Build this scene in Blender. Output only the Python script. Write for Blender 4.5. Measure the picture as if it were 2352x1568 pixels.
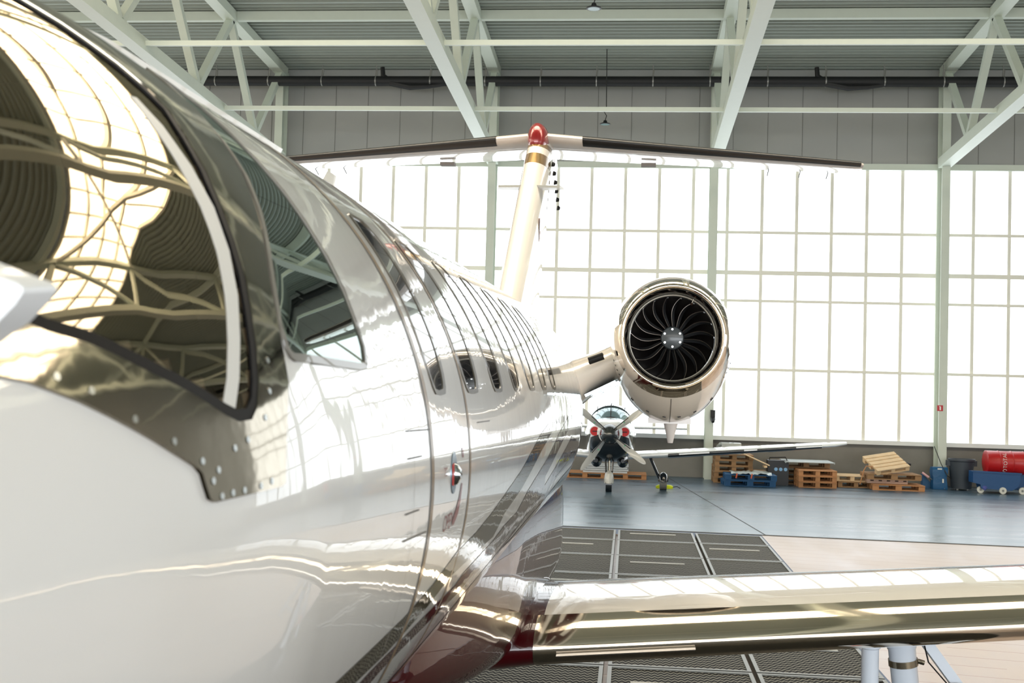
import bpy, bmesh, math, random
from mathutils import Vector, Matrix
from mathutils.geometry import delaunay_2d_cdt
random.seed(7)
S = bpy.context.scene
for o in list(bpy.data.objects): bpy.data.objects.remove(o)
rad = math.radians
# ---------------------------------------------------------------- camera
EYE = 2.45; FPX = 2700.0
PITCH, ROLL, YAW = rad(1.95), rad(1.55), rad(5.76)
AY = rad(1.15)                       # the jet stands a touch askew in the hangar
fw = Vector((-math.sin(YAW)*math.cos(PITCH), math.cos(YAW)*math.cos(PITCH), math.sin(PITCH)))
rt = Vector((math.cos(YAW), math.sin(YAW), 0)); up = rt.cross(fw)
CR = rt*math.cos(ROLL)+up*math.sin(ROLL); CUp = -rt*math.sin(ROLL)+up*math.cos(ROLL)
cd = bpy.data.cameras.new('camera'); cam = bpy.data.objects.new('camera', cd)
S.collection.objects.link(cam); S.camera = cam
cam.matrix_world = Matrix(((CR.x,CUp.x,-fw.x,0),(CR.y,CUp.y,-fw.y,0),(CR.z,CUp.z,-fw.z,EYE),(0,0,0,1)))
cd.sensor_width = 36; cd.lens = FPX*36/2352; cd.clip_start = .05; cd.clip_end = 200
cd.dof.use_dof = True; cd.dof.focus_distance = 9.0; cd.dof.aperture_fstop = 8
# ---------------------------------------------------------------- world, lights, exposure
W = bpy.data.worlds.new('world'); S.world = W; W.use_nodes = True
W.node_tree.nodes['Background'].inputs[0].default_value = (.75,.85,1,1)
W.node_tree.nodes['Background'].inputs[1].default_value = .3
S.view_settings.view_transform = 'Standard'; S.view_settings.look = 'None'
S.view_settings.exposure = 0.0
S.view_settings.gamma = 1; S.view_settings.use_curve_mapping = False
REAR_GLOW, FRONT_GLOW, SIDE_GLOW, SKY_GLOW, DOOR_GLOW, SIDE_FILL_GLOW = 3.0, 3.2, 3.0, 12.0, 10.0, 2.0     # daylight coming through the translucent glazing; the last drives an added fill panel
# ---------------------------------------------------------------- helpers
def lin(c): return tuple(((v/255)/12.92 if v/255 <= .04045 else ((v/255+.055)/1.055)**2.4) for v in c)+(1,)
MATS = {}
def mat(name, col, rough=.5, metal=0, coat=0, noise=0, nscale=5, bump=0, bscale=20, bstretch=(1,1,1), emit=None, estr=0, spec=.5, coatr=.02):
    if name in MATS: return MATS[name]
    m = bpy.data.materials.new(name); m.use_nodes = True; nt = m.node_tree; b = nt.nodes['Principled BSDF']
    b.inputs['Base Color'].default_value = lin(col); b.inputs['Roughness'].default_value = rough
    b.inputs['Metallic'].default_value = metal; b.inputs['Coat Weight'].default_value = coat
    b.inputs['Coat Roughness'].default_value = coatr; b.inputs['Specular IOR Level'].default_value = spec
    if emit:
        b.inputs['Emission Color'].default_value = lin(emit); b.inputs['Emission Strength'].default_value = estr
    if noise or bump:
        tc = nt.nodes.new('ShaderNodeTexCoord')
    if noise:
        n = nt.nodes.new('ShaderNodeTexNoise'); n.inputs['Scale'].default_value = nscale; n.inputs['Detail'].default_value = 6
        nt.links.new(tc.outputs['Object'], n.inputs['Vector'])
        mx = nt.nodes.new('ShaderNodeMix'); mx.data_type = 'RGBA'
        c = lin(col); mx.inputs[6].default_value = tuple(v*(1-noise) for v in c[:3])+(1,); mx.inputs[7].default_value = tuple(min(1,v*(1+noise)) for v in c[:3])+(1,)
        nt.links.new(n.outputs['Fac'], mx.inputs[0]); nt.links.new(mx.outputs[2], b.inputs['Base Color'])
    if bump:
        mp = nt.nodes.new('ShaderNodeMapping'); mp.inputs['Scale'].default_value = bstretch
        nt.links.new(tc.outputs['Object'], mp.inputs['Vector'])
        n2 = nt.nodes.new('ShaderNodeTexNoise'); n2.inputs['Scale'].default_value = bscale; n2.inputs['Detail'].default_value = 3
        nt.links.new(mp.outputs[0], n2.inputs['Vector'])
        bp = nt.nodes.new('ShaderNodeBump'); bp.inputs['Strength'].default_value = 1; bp.inputs['Distance'].default_value = bump
        nt.links.new(n2.outputs['Fac'], bp.inputs['Height']); nt.links.new(bp.outputs[0], b.inputs['Normal'])
        nt.links.new(bp.outputs[0], b.inputs['Coat Normal'])
    MATS[name] = m; return m
def tag(o, label=None, cat=None, group=None, kind=None):
    if label: o['label'] = label
    if cat: o['category'] = cat
    if group: o['group'] = group
    if kind: o['kind'] = kind
    return o
def empty(name, loc=(0,0,0), rz=0, label=None, cat=None, group=None):
    o = bpy.data.objects.new(name, None); S.collection.objects.link(o); o.empty_display_size = .2
    o.location = loc; o.rotation_euler = (0,0,rz); return tag(o, label, cat, group)
class MB:
    def __init__(s): s.v=[]; s.f=[]; s.m=[]; s.n=None
    def add(s, vs, fs, mi=0):
        k=len(s.v); s.v += [tuple(v) for v in vs]; s.f += [tuple(i+k for i in f) for f in fs]; s.m += [mi]*len(fs); return s
    def box(s, c, d, M=None, mi=0):
        vs=[Vector((x*d[0]/2,y*d[1]/2,z*d[2]/2)) for x in(-1,1) for y in(-1,1) for z in(-1,1)]
        if M is not None: vs=[M@v for v in vs]
        return s.add([v+Vector(c) for v in vs],[(0,1,3,2),(4,6,7,5),(0,4,5,1),(2,3,7,6),(0,2,6,4),(1,5,7,3)],mi)
    def bar(s, a, b, w, h, mi=0, upv=(0,0,1)):
        a,b=Vector(a),Vector(b); d=(b-a).normalized(); u=Vector(upv)
        if abs(d.dot(u))>.99: u=Vector((0,1,0))
        r=d.cross(u).normalized(); u=r.cross(d)
        vs=[p+r*(x*w/2)+u*(y*h/2) for p in(a,b) for x,y in((-1,-1),(1,-1),(1,1),(-1,1))]
        return s.add(vs,[(3,2,1,0),(4,5,6,7),(0,1,5,4),(1,2,6,5),(2,3,7,6),(3,0,4,7)],mi)
    def tube(s, pts, r, n=10, mi=0, cap=True):
        pts=[Vector(p) for p in pts]; rs=r if isinstance(r,(list,tuple)) else [r]*len(pts); rings=[]
        ref=None
        for i,p in enumerate(pts):
            d=(pts[min(i+1,len(pts)-1)]-pts[max(i-1,0)]).normalized()
            if ref is None: ref=Vector((0,0,1)) if abs(d.z)<.9 else Vector((1,0,0))
            x=d.cross(ref).normalized(); y=x.cross(d).normalized(); ref=y
            rings.append([p+x*(rs[i]*math.cos(2*math.pi*j/n))+y*(rs[i]*math.sin(2*math.pi*j/n)) for j in range(n)])
        return s.loft(rings,cap,mi)
    def loft(s, rings, cap=True, mi=0, close=True):
        n=len(rings[0]); vs=[v for r in rings for v in r]; fs=[]
        for i in range(len(rings)-1):
            for j in range(n if close else n-1):
                a=i*n+j; b=i*n+(j+1)%n; fs.append((a,b,b+n,a+n))
        if cap:
            fs.append(tuple(range(n))[::-1]); fs.append(tuple(range((len(rings)-1)*n,len(rings)*n)))
        return s.add(vs,fs,mi)
    def prism(s, poly, fn, t0, t1, mi=0):   # poly of (a,b); fn(a,b,t)->xyz
        n=len(poly); vs=[fn(a,b,t0) for a,b in poly]+[fn(a,b,t1) for a,b in poly]
        return s.add(vs,[tuple(range(n))[::-1],tuple(range(n,2*n))]+[(i,(i+1)%n,(i+1)%n+n,i+n) for i in range(n)],mi)
    def build(s, name, mats, parent=None, origin=None, smooth=35, fix=True):
        me=bpy.data.meshes.new(name)
        if origin is None: origin=(0,0,0)
        if origin=='base':
            xs=[v[0] for v in s.v]; ys=[v[1] for v in s.v]; zs=[v[2] for v in s.v]
            origin=((min(xs)+max(xs))/2,(min(ys)+max(ys))/2,min(zs))
        O=Vector(origin)
        me.from_pydata([tuple(Vector(v)-O) for v in s.v],[],s.f)
        mats=mats if isinstance(mats,(list,tuple)) else [mats]
        for m in mats: me.materials.append(m)
        me.polygons.foreach_set('material_index',s.m)
        if fix and s.n is None:
            bm=bmesh.new(); bm.from_mesh(me); bmesh.ops.recalc_face_normals(bm,faces=bm.faces); bm.to_mesh(me); bm.free()
        if smooth is not None:
            me.shade_smooth()
            if s.n is None: me.set_sharp_from_angle(angle=rad(smooth))
        if s.n is not None: me.normals_split_custom_set_from_vertices([tuple(n) for n in s.n])
        me.update()
        o=bpy.data.objects.new(name,me); S.collection.objects.link(o); o.location=O
        if parent: o.parent=parent
        return o
def RX(a): return Matrix.Rotation(a,3,'X')
def RY(a): return Matrix.Rotation(a,3,'Y')
def RZ(a): return Matrix.Rotation(a,3,'Z')
def wdir(px,py):
    d = CR*((px-1176)/FPX) - CUp*((py-784)/FPX) + fw
    return d.x/d.y, d.z/d.y
def at(px,py,Y): a,b=wdir(px,py); return Vector((a*Y,Y,EYE+b*Y))
def onfloor(px,py): a,b=wdir(px,py); Y=-EYE/b; return Vector((a*Y,Y,0))
# ================================================================ hangar shell
D = 32.2; XL, XR, YF = -21.87, 20.13, -16.0; BAYX = [-21.87+6*i for i in range(8)]
RIDGE = 13.0
def roofz(y): return EYE+8.62+.05*(D-abs(y-RIDGE)-RIDGE)
M_panel = mat('grey_wall_panel',(162,163,160),.6,noise=.04,nscale=2)
M_plinth = mat('concrete_plinth',(128,126,120),.85,noise=.1,nscale=3)
M_steel = mat('mint_white_painted_steel',(204,212,200),.45,noise=.03)
M_frame = mat('pale_window_frame',(236,234,222),.5)
M_deck = mat('galvanised_roof_deck',(146,154,146),.5,noise=.05,nscale=1.5)
M_trim = mat('white_trim',(226,228,226),.5)
# floor ---------------------------------------------------------
def floor_mat(name, c1, c2, c3, rough, r2, sc=(.25,1.6,1)):
    m=mat(name,c1,rough); nt=m.node_tree; b=nt.nodes['Principled BSDF']
    tc=nt.nodes.new('ShaderNodeTexCoord'); mp=nt.nodes.new('ShaderNodeMapping'); mp.inputs['Scale'].default_value=sc
    nt.links.new(tc.outputs['Object'],mp.inputs[0])
    n=nt.nodes.new('ShaderNodeTexNoise'); n.inputs['Scale'].default_value=1.3; n.inputs['Detail'].default_value=8; n.inputs['Roughness'].default_value=.62
    nt.links.new(mp.outputs[0],n.inputs[0])
    r=nt.nodes.new('ShaderNodeValToRGB'); e=r.color_ramp.elements; e[0].position=.3; e[0].color=lin(c2); e[1].position=.72; e[1].color=lin(c3)
    k=e.new(.5); k.color=lin(c1); nt.links.new(n.outputs['Fac'],r.inputs[0]); nt.links.new(r.outputs[0],b.inputs['Base Color'])
    mr=nt.nodes.new('ShaderNodeMapRange'); mr.inputs[1].default_value=.3; mr.inputs[2].default_value=.7; mr.inputs[3].default_value=rough; mr.inputs[4].default_value=r2
    nt.links.new(n.outputs['Fac'],mr.inputs[0]); nt.links.new(mr.outputs[0],b.inputs['Roughness'])
    bp=nt.nodes.new('ShaderNodeBump'); bp.inputs['Distance'].default_value=.002; nt.links.new(n.outputs['Fac'],bp.inputs['Height']); nt.links.new(bp.outputs[0],b.inputs['Normal'])
    return m
M_epoxy=floor_mat('blue_grey_epoxy_floor',(74,94,108),(54,72,86),(98,118,132),.24,.38)
M_epoxy.node_tree.nodes['Principled BSDF'].inputs['Specular IOR Level'].default_value=.32
M_conc=floor_mat('worn_pinkish_concrete',(164,152,146),(146,132,126),(178,168,163),.30,.5,(.8,.25,1))
def plank_lines(m):
    nt=m.node_tree; b=nt.nodes['Principled BSDF']; old=b.inputs['Base Color'].links[0].from_socket
    tc=nt.nodes.new('ShaderNodeTexCoord'); sp=nt.nodes.new('ShaderNodeSeparateXYZ'); nt.links.new(tc.outputs['Object'],sp.inputs[0])
    def M(op,a,b_=None):
        n=nt.nodes.new('ShaderNodeMath'); n.operation=op
        for i,v in enumerate((a,b_)):
            if v is None: continue
            if isinstance(v,(int,float)): n.inputs[i].default_value=v
            else: nt.links.new(v,n.inputs[i])
        return n.outputs[0]
    t=M('FRACT',M('MULTIPLY',M('ADD',sp.outputs[1],M('MULTIPLY',sp.outputs[0],.16)),2.6)); k=M('LESS_THAN',t,.045)
    n=nt.nodes.new('ShaderNodeTexNoise'); n.inputs['Scale'].default_value=.9; nt.links.new(tc.outputs['Object'],n.inputs[0])
    k=M('MULTIPLY',k,M('MULTIPLY',M('GREATER_THAN',n.outputs['Fac'],.42),.6))
    mx=nt.nodes.new('ShaderNodeMix'); mx.data_type='RGBA'; nt.links.new(k,mx.inputs[0]); nt.links.new(old,mx.inputs[6]); mx.inputs[7].default_value=lin((120,74,54)); nt.links.new(mx.outputs[2],b.inputs['Base Color'])
plank_lines(M_conc)
YB = 20.3     # seam between the epoxy and the worn concrete
def seam(x): return 20.15-.05*(x)
fb=MB(); fb.add([(XL,seam(XL),0),(XR,seam(XR),0),(XR,D+.2,0),(XL,D+.2,0)],[(0,1,2,3)])
fb.add([(XL,seam(XL),0),(XL,D+.2,0),(XL,D+.2,-.2),(XL,seam(XL),-.2)],[(0,1,2,3)])
tag(fb.build('floor',M_epoxy,smooth=None),kind='structure')
gx0,gx1=-2.83,2.25
def gyt(x): return seam(x)-.12
fc=MB(); fc.add([(gx1,YF,0),(XR,YF,0),(XR,seam(XR),0),(gx1,seam(gx1),0)],[(0,1,2,3)]); fc.add([(XL,YF,0),(gx0,YF,0),(gx0,seam(gx0),0),(XL,seam(XL),0)],[(0,1,2,3)])
fc.add([(gx0,YF,-.09),(gx1,YF,-.09),(gx1,seam(gx1),-.09),(gx0,seam(gx0),-.09)],[(0,1,2,3)])
M_conc=M_conc
tag(fc.build('floor',M_conc,smooth=None,fix=False),kind='structure')
sm=MB(); sm.bar((XL,seam(XL),.004),(XR,seam(XR),.004),.05,.012)
tag(sm.build('trim_1',mat('dark_seam',(70,72,72),.7),smooth=None),kind='structure')
cj=MB()   # expansion joints
for a,b in (((2.32,20.1),(1.05,32)),((9.2,19.6),(14.5,32)),((3.9,4),(7.5,19.7)),((2.3,13.2),(20,17.2)),((2.3,9.2),(12,5.2))): cj.bar((a[0],a[1],.003),(b[0],b[1],.003),.018,.004)
tag(cj.build('trim_2',mat('dark_seam',(70,72,72),.7),smooth=None),kind='structure')
# gratings --------------------------------------------------------
def grate_mat():
    m=mat('expanded_steel_mesh',(96,98,92),.65,metal=0,spec=.06); nt=m.node_tree; b=nt.nodes['Principled BSDF']
    tc=nt.nodes.new('ShaderNodeTexCoord'); sp=nt.nodes.new('ShaderNodeSeparateXYZ'); nt.links.new(tc.outputs['Object'],sp.inputs[0])
    def M(op,a,b_=None,c=None):
        n=nt.nodes.new('ShaderNodeMath'); n.operation=op
        for i,v in enumerate((a,b_,c)):
            if v is None: continue
            if isinstance(v,(int,float)): n.inputs[i].default_value=v
            else: nt.links.new(v,n.inputs[i])
        return n.outputs[0]
    x=M('MULTIPLY',sp.outputs[0],1/.055); y=M('MULTIPLY',sp.outputs[1],1/.085)
    z=M('MULTIPLY',M('PINGPONG',x,.5),1.1)
    st=M('FRACT',M('ADD',y,z)); k=M('LESS_THAN',st,.36)
    mx=nt.nodes.new('ShaderNodeMix'); mx.data_type='RGBA'; mx.inputs[6].default_value=lin((26,26,25)); mx.inputs[7].default_value=lin((116,115,108))
    nt.links.new(k,mx.inputs[0]); nt.links.new(mx.outputs[2],b.inputs['Base Color'])
    nt.links.new(M('MULTIPLY',k,.15),b.inputs['Metallic'])
    bp=nt.nodes.new('ShaderNodeBump'); bp.inputs['Distance'].default_value=.006; nt.links.new(k,bp.inputs['Height']); nt.links.new(bp.outputs[0],b.inputs['Normal'])
    return m
M_grate=grate_mat(); M_edge=mat('worn_steel_edge',(120,120,114),.4,metal=.7)
GX=[-2.83,-1.49,-.15,1.13,2.25]
GY=[8.8,10.4,12.0,13.7,15.4,17.1,18.75,None]
ON=['first','second','third','fourth','fifth','sixth','seventh','eighth']
gf=MB(); gf.add([(gx0,YF,-.004),(gx1,YF,-.004),(gx1,8.8,-.004),(gx0,8.8,-.004)],[(0,1,2,3)]); tag(gf.build('floor',M_grate,smooth=None,fix=False),kind='structure')
for i in range(len(GX)-1):
    for j in range(len(GY)-1):
        x0,x1=GX[i]+.02,GX[i+1]-.02; y0=GY[j]+.02
        y1a=(GY[j+1]-.02) if GY[j+1] else gyt(x0); y1b=(GY[j+1]-.02) if GY[j+1] else gyt(x1)
        cx,cy=(x0+x1)/2,(y0+y1a)/2
        root=empty('floor_grating',(cx,cy,-.09),0,'dark floor grating, %s row from the blue floor, %s from the right'%(ON[len(GY)-2-j],ON[len(GX)-2-i]),'grating','floor gratings beneath the jet')
        p=MB(); e=.035
        def L(x,y,z): return (x-cx,y-cy,z+.09)
        a=[(x0+e,y0+e),(x1-e,y0+e),(x1-e,y1b-e),(x0+e,y1a-e)]; o_=[(x0,y0),(x1,y0),(x1,y1b),(x0,y1a)]
        p.add([L(u,v,-.012) for u,v in a]+[L(u,v,-.03) for u,v in a],[(0,1,2,3),(7,6,5,4),(0,4,5,1),(1,5,6,2),(2,6,7,3),(3,7,4,0)])
        p.build('mesh_panel',M_grate,root,smooth=None)
        r=MB(); r.add([L(u,v,0) for u,v in o_]+[L(u,v,0) for u,v in a]+[L(u,v,-.09) for u,v in o_]+[L(u,v,-.03) for u,v in a],
              [(k,(k+1)%4,(k+1)%4+4,k+4) for k in range(4)]+[(k+8,(k+1)%4+8,(k+1)%4,k) for k in range(4)]+[(k+4,(k+1)%4+4,(k+1)%4+12,k+12) for k in range(4)])
        r.build('edge_frame',M_edge,root,smooth=None)
        if (i+j)%2==0:
            q=MB(); yy=(y0+y1a)/2+.25; q.box(L(cx-.05,yy,-.006),(.75,.05,.012)); q.build('welded_strip',mat('bright_weld_strip',(160,160,154),.5),root,smooth=None)
# rear wall ---------------------------------------------------------
HS,HH = EYE-1.33, EYE+5.93       # sill, head
w=MB()
w.box(((XL+XR)/2,D+.2,(HS-.05)/2),(XR-XL,.3,HS-.05),mi=0)
w.box(((XL+XR)/2,D+.2,(HH+roofz(D)+.2)/2+.04),(XR-XL,.3,roofz(D)+.2-HH),mi=1)
tag(w.build('wall_back',[M_plinth,M_panel],smooth=None),kind='structure')
j=MB(); 
x=-2.0813-.0-22*(6/6.5)
while x<XR:
    if x>XL: j.box((x+.12,D+.045,(HH+roofz(D))/2),(.012,.012,roofz(D)-HH-.1))
    x+=6/6.5
tag(j.build('trim_3',mat('panel_joint',(120,120,116),.8),smooth=None),kind='structure')
# concrete base finish, sill
s=MB(); s.box(((XL+XR)/2,D,HS-.03),(XR-XL,.22,.11)); tag(s.build('trim_4',M_trim,smooth=None),kind='structure')
s=MB(); s.box(((XL+XR)/2,D-.05,HH+.07),(XR-XL,.16,.16)); s.box(((XL+XR)/2,D-.13,HH+.0),(XR-XL,.03,.03)); tag(s.build('trim_5',M_steel,smooth=None),kind='structure')
s=MB(); s.box(((XL+XR)/2,D-.02,roofz(D)-.1),(XR-XL,.14,.2)); tag(s.build('trim_6',M_panel,smooth=None),kind='structure')
def glow(name,col,e):
    m=bpy.data.materials.new(name); m.use_nodes=True; nt=m.node_tree; nt.nodes.clear()
    o=nt.nodes.new('ShaderNodeOutputMaterial'); em=nt.nodes.new('ShaderNodeEmission'); em.inputs[0].default_value=lin(col); em.inputs[1].default_value=e
    nt.links.new(em.outputs[0],o.inputs[0]); return m
G_rear=glow('daylit_translucent_glazing',(246,252,255),REAR_GLOW)
G_front=glow('sunlit_translucent_glazing',(255,246,232),FRONT_GLOW)
G_side=glow('side_translucent_glazing',(255,244,226),SIDE_GLOW)
mull0=-2.0813; ms=6/6.5
TZ=[(EYE+4.20,.075),(EYE+3.11,.115),(EYE+2.35,.07),(EYE+.5,.075)]
wn=0
for i in range(7):
    x0,x1=BAYX[i],BAYX[i+1]; wn+=1
    root=empty('window_%d'%wn,((x0+x1)/2,D,HS)); root['kind']='structure'
    def L(p): return (p[0]-(x0+x1)/2,p[1]-D,p[2]-HS)
    g=MB(); g.add([L(q) for q in((x0,D+.08,HS),(x1,D+.08,HS),(x1,D+.08,HH),(x0,D+.08,HH))],[(0,1,2,3)]); g.build('pane',G_rear,root,smooth=None)
    f=MB(); k=math.ceil((x0-mull0)/ms)
    while mull0+k*ms<x1:
        xm=mull0+k*ms; f.box(L((xm,D,(HS+HH)/2)),(.085,.06,HH-HS)); k+=1
    f.build('mullion',M_frame,root,smooth=None)
    f=MB()
    for z,h in TZ: f.box(L(((x0+x1)/2,D-.03,z)),(x1-x0,.07,h))
    f.build('transom',M_frame,root,smooth=None)
# left and front walls with glazed bands, right wall with an added fill panel -------------------
G_door=glow('bright_door_daylight',(244,250,255),DOOR_GLOW)
def glazed(name, A, B, z0, z1, top, G, lowmat, brace=False, extra=None):
    global wn
    A=Vector(A);B=Vector(B);d=(B-A).normalized();n=Vector((-d.y,d.x,0)); Lw=(B-A).length
    def P(t,z,o=0): q=A+d*t+n*o; return (q.x,q.y,z)
    wll=MB()
    bands=[(0,z0,0),(z1,top,1)]
    if extra: bands=[(0,extra[0],0),(extra[1],z0,1),(z1,top,1)]
    for a,b,mi in bands:
        wll.add([P(0,a,-.1),P(Lw,a,-.1),P(Lw,b,-.1),P(0,b,-.1),P(0,a,-.4),P(Lw,a,-.4),P(Lw,b,-.4),P(0,b,-.4)],[(0,1,2,3),(7,6,5,4),(0,4,5,1),(1,5,6,2),(2,6,7,3),(3,7,4,0)],mi)
    tag(wll.build(name,[lowmat,M_panel],smooth=None),kind='structure')
    nb=max(1,round(Lw/6))
    for i in range(nb):
        t0,t1=Lw*i/nb,Lw*(i+1)/nb; wn+=1
        root=empty('window_%d'%wn,P((t0+t1)/2,z0)); root['kind']='structure'; R0=Vector(P((t0+t1)/2,z0))
        def Q(t,z,o=0): return tuple(Vector(P(t,z,o))-R0)
        g=MB(); g.add([Q(t0,z0,-.12),Q(t1,z0,-.12),Q(t1,z1,-.12),Q(t0,z1,-.12)],[(0,1,2,3)]); g.build('pane',G,root,smooth=None,fix=False)
        f=MB()
        k=0
        while k<7:
            t=t0+(t1-t0)*k/6.5; f.bar(Q(t,z0),Q(t,z1),.07,.07,upv=tuple(d)); k+=1
        zz=z0+1.4
        while zz<z1-.3: f.bar(Q(t0,zz),Q(t1,zz),.09,.08); zz+=1.4
        if brace and i%2==1:
            f.bar(Q(t0,z0,.15),Q(t1,z1,.15),.14,.14); f.bar(Q(t0,z1,.15),Q(t1,z0,.15),.14,.14)
        f.build('window_frame',M_frame,root,smooth=None)
    if extra:
        wn+=1; root=empty('window_%d'%wn,P(Lw/2,extra[0])); root['kind']='structure'; R1=Vector(P(Lw/2,extra[0]))
        g=MB(); g.add([tuple(Vector(P(t,z,-.12))-R1) for t,z in((0,extra[0]),(Lw,extra[0]),(Lw,extra[1]),(0,extra[1]))],[(0,1,2,3)]); g.build('pane',G_door,root,smooth=None,fix=False)
glazed('wall_front',(XR,YF,0),(XL,YF,0),5.4,8.6,roofz(YF)+.2,G_front,M_panel,True,(.3,4.2))
glazed('wall_left',(XL,YF,0),(XL,D+.3,0),3.6,8.4,roofz(RIDGE)+.2,G_side,M_panel,True)
wn+=1; root=empty('window_%d'%wn,(XR,2,.2)); root['kind']='structure'  # unseen glowing panel and frame, added to brighten floor, nacelle and port side
g=MB(); g.add([(-.02,-13,0),(-.02,13,0),(-.02,13,4.4),(-.02,-13,4.4)],[(0,1,2,3)]); g.build('pane',glow('added_side_fill_glow',(244,250,255),SIDE_FILL_GLOW),root,smooth=None,fix=False)
g=MB()
for k in range(14): g.bar((-.06,-13+2*k,0),(-.06,-13+2*k,4.4),.1,.08)
for z in(0,1.5,3,4.4): g.bar((-.06,-13,z),(-.06,13,z),.08,.1)
g.build('window_frame',M_frame,root,smooth=None)
b=MB(); b.box((XR+.15,(YF+D)/2,6),(.3,D-YF+.6,12.4)); tag(b.build('wall_right',mat('side_wall_panel',(178,178,174),.6,noise=.03),smooth=None),kind='structure')
# roof deck ------------------------------------------------------------
SK0,SK1=11.2,15.3      # translucent roof light across the hangar
for ya,yb in((YF-.2,SK0),(SK1,D+.35)):
    dk=MB(); y=ya; prof=[]
    while y<yb-.2:
        for dy,dz in((0,0),(.07,0),(.10,.05),(.20,.05),(.23,0)): prof.append((y+dy,roofz(y+dy)+dz))
        y+=.235
    dk.loft([[(XL-.2,p[0],p[1]) for p in prof],[(XR+.2,p[0],p[1]) for p in prof]],cap=False,close=False)
    tag(dk.build('ceiling',M_deck,smooth=None,fix=False),kind='structure')
G_sky=glow('roof_light_glazing',(255,240,216),SKY_GLOW)
for i in range(7):
    x0,x1=BAYX[i],BAYX[i+1]; wn+=1; xc_=(x0+x1)/2
    root=empty('window_%d'%wn,(xc_,SK0,roofz(SK0))); root['kind']='structure'; O=Vector((xc_,SK0,roofz(SK0)))
    def l(x,y,o=0): return Vector((x,y,roofz(y)+o))-O
    ysk=[SK0,RIDGE,SK1]
    g=MB(); g.loft([[l(x0,y,.06),l(x1,y,.06)] for y in ysk],False,close=False); g.build('pane',G_sky,root,smooth=None)
    f=MB()
    for k in range(6):
        xx=x0+k*1.2
        for ya,yb in zip(ysk,ysk[1:]): f.bar(l(xx,ya),l(xx,yb),.07,.08)
    for k in range(5):
        yy=SK0+(SK1-SK0)*k/4; f.bar(l(x0,yy),l(x1,yy),.08,.08)
    if i%2==0:
        f.bar(l(x0,SK0,-.2),l(x1,SK1,-.2),.14,.1); f.bar(l(x1,SK0,-.2),l(x0,SK1,-.2),.14,.1)
    f.build('window_frame',M_frame,root,smooth=None)
# columns ---------------------------------------------------------------
colnames={2.13:'behind the jet engine',8.13:'with the red fire sign on it',-3.87:'rising behind the jet tail fin',-9.87:'left of the jet tail, above the cockpit roof'}
for X in BAYX[1:-1]:
    c=MB(); Yf=D-.6; h=roofz(D)-.1
    c.box((X,Yf+.01,h/2),(.21,.02,h)); c.box((X,D-.11,h/2),(.21,.02,h)); c.box((X,(Yf+D-.1)/2,h/2),(.02,.48,h))
    nm=colnames.get(round(X,2),'at the far left end of the glazed wall' if X<0 else 'at the far right end of the glazed wall')
    tag(c.build('steel_column',M_steel,origin=(X,D-.35,0),smooth=None),'pale green steel column against the rear glazing, '+nm,'column','steel columns of the rear wall')
# trusses -----------------------------------------------------------------
def chz(y): return EYE+6.05+.05*(D-abs(y-RIDGE)-RIDGE)*.9     # bottom chord
trn={2.13:'right of the tail fin over the engine',8.13:'at the right edge of the view',-3.87:'left of the jet tail fin',-9.87:'above the jet cockpit at upper left'}
for X in BAYX[1:-1]:
    root=empty('roof_truss',(X,D-.6,chz(D)),0,'pale green steel roof truss '+trn.get(round(X,2),'far to the left, out of the view' if X<0 else 'far to the right, out of the view'),'truss','roof trusses')
    O=Vector((X,D-.6,chz(D)))
    def l(y,z): return tuple(Vector((X,y,z))-O)
    for nm,fn,dz,wd,hh in(('top_chord',roofz,-.16,.30,.24),('bottom_chord',chz,.0,.30,.26)):
        m=MB()
        for a,b_ in((D-.35,RIDGE),(RIDGE,YF)): m.bar(l(a,fn(a)+dz),l(b_,fn(b_)+dz),wd,hh)
        m.build(nm,M_steel,root,smooth=None)
    y=31.6; top=True; st=2.05; k=0
    nodes=[]
    while y>YF+1: nodes.append((y,top)); y-=st; top=not top
    for (y0,t0),(y1,t1) in zip(nodes,nodes[1:]):
        z0=(roofz(y0)-.25) if t0 else chz(y0)+.1; z1=(roofz(y1)-.25) if t1 else chz(y1)+.1
        m=MB(); m.bar(l(y0,z0),l(y1,z1),.17,.15); m.build('diagonal_brace',M_steel,root,smooth=None)
# purlin beams and tie rods ------------------------------------------------
for y,nm in((27.6,'nearest the rear wall'),(19.4,'second from the rear wall'),(10.7,'third from the rear wall'),(3,'over the camera'),(-6,'toward the front wall')):
    m=MB(); m.box(((XL+XR)/2,y,roofz(y)-.13),(XR-XL,.16,.22)); tag(m.build('roof_beam',M_steel,origin='base',smooth=None),'pale steel beam running across under the corrugated roof, '+nm,'beam','cross beams under the roof')
for y,nm in((26.9,'lower'),(22.3,'upper')):
    m=MB(); m.box(((XL+XR)/2,y,chz(y)+.02),(XR-XL,.07,.10)); tag(m.build('tie_rod',M_steel,origin='base',smooth=None),'thin pale steel tie bar crossing below the roof, %s of the two in view'%nm,'tie bar','tie bars between trusses')
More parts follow.
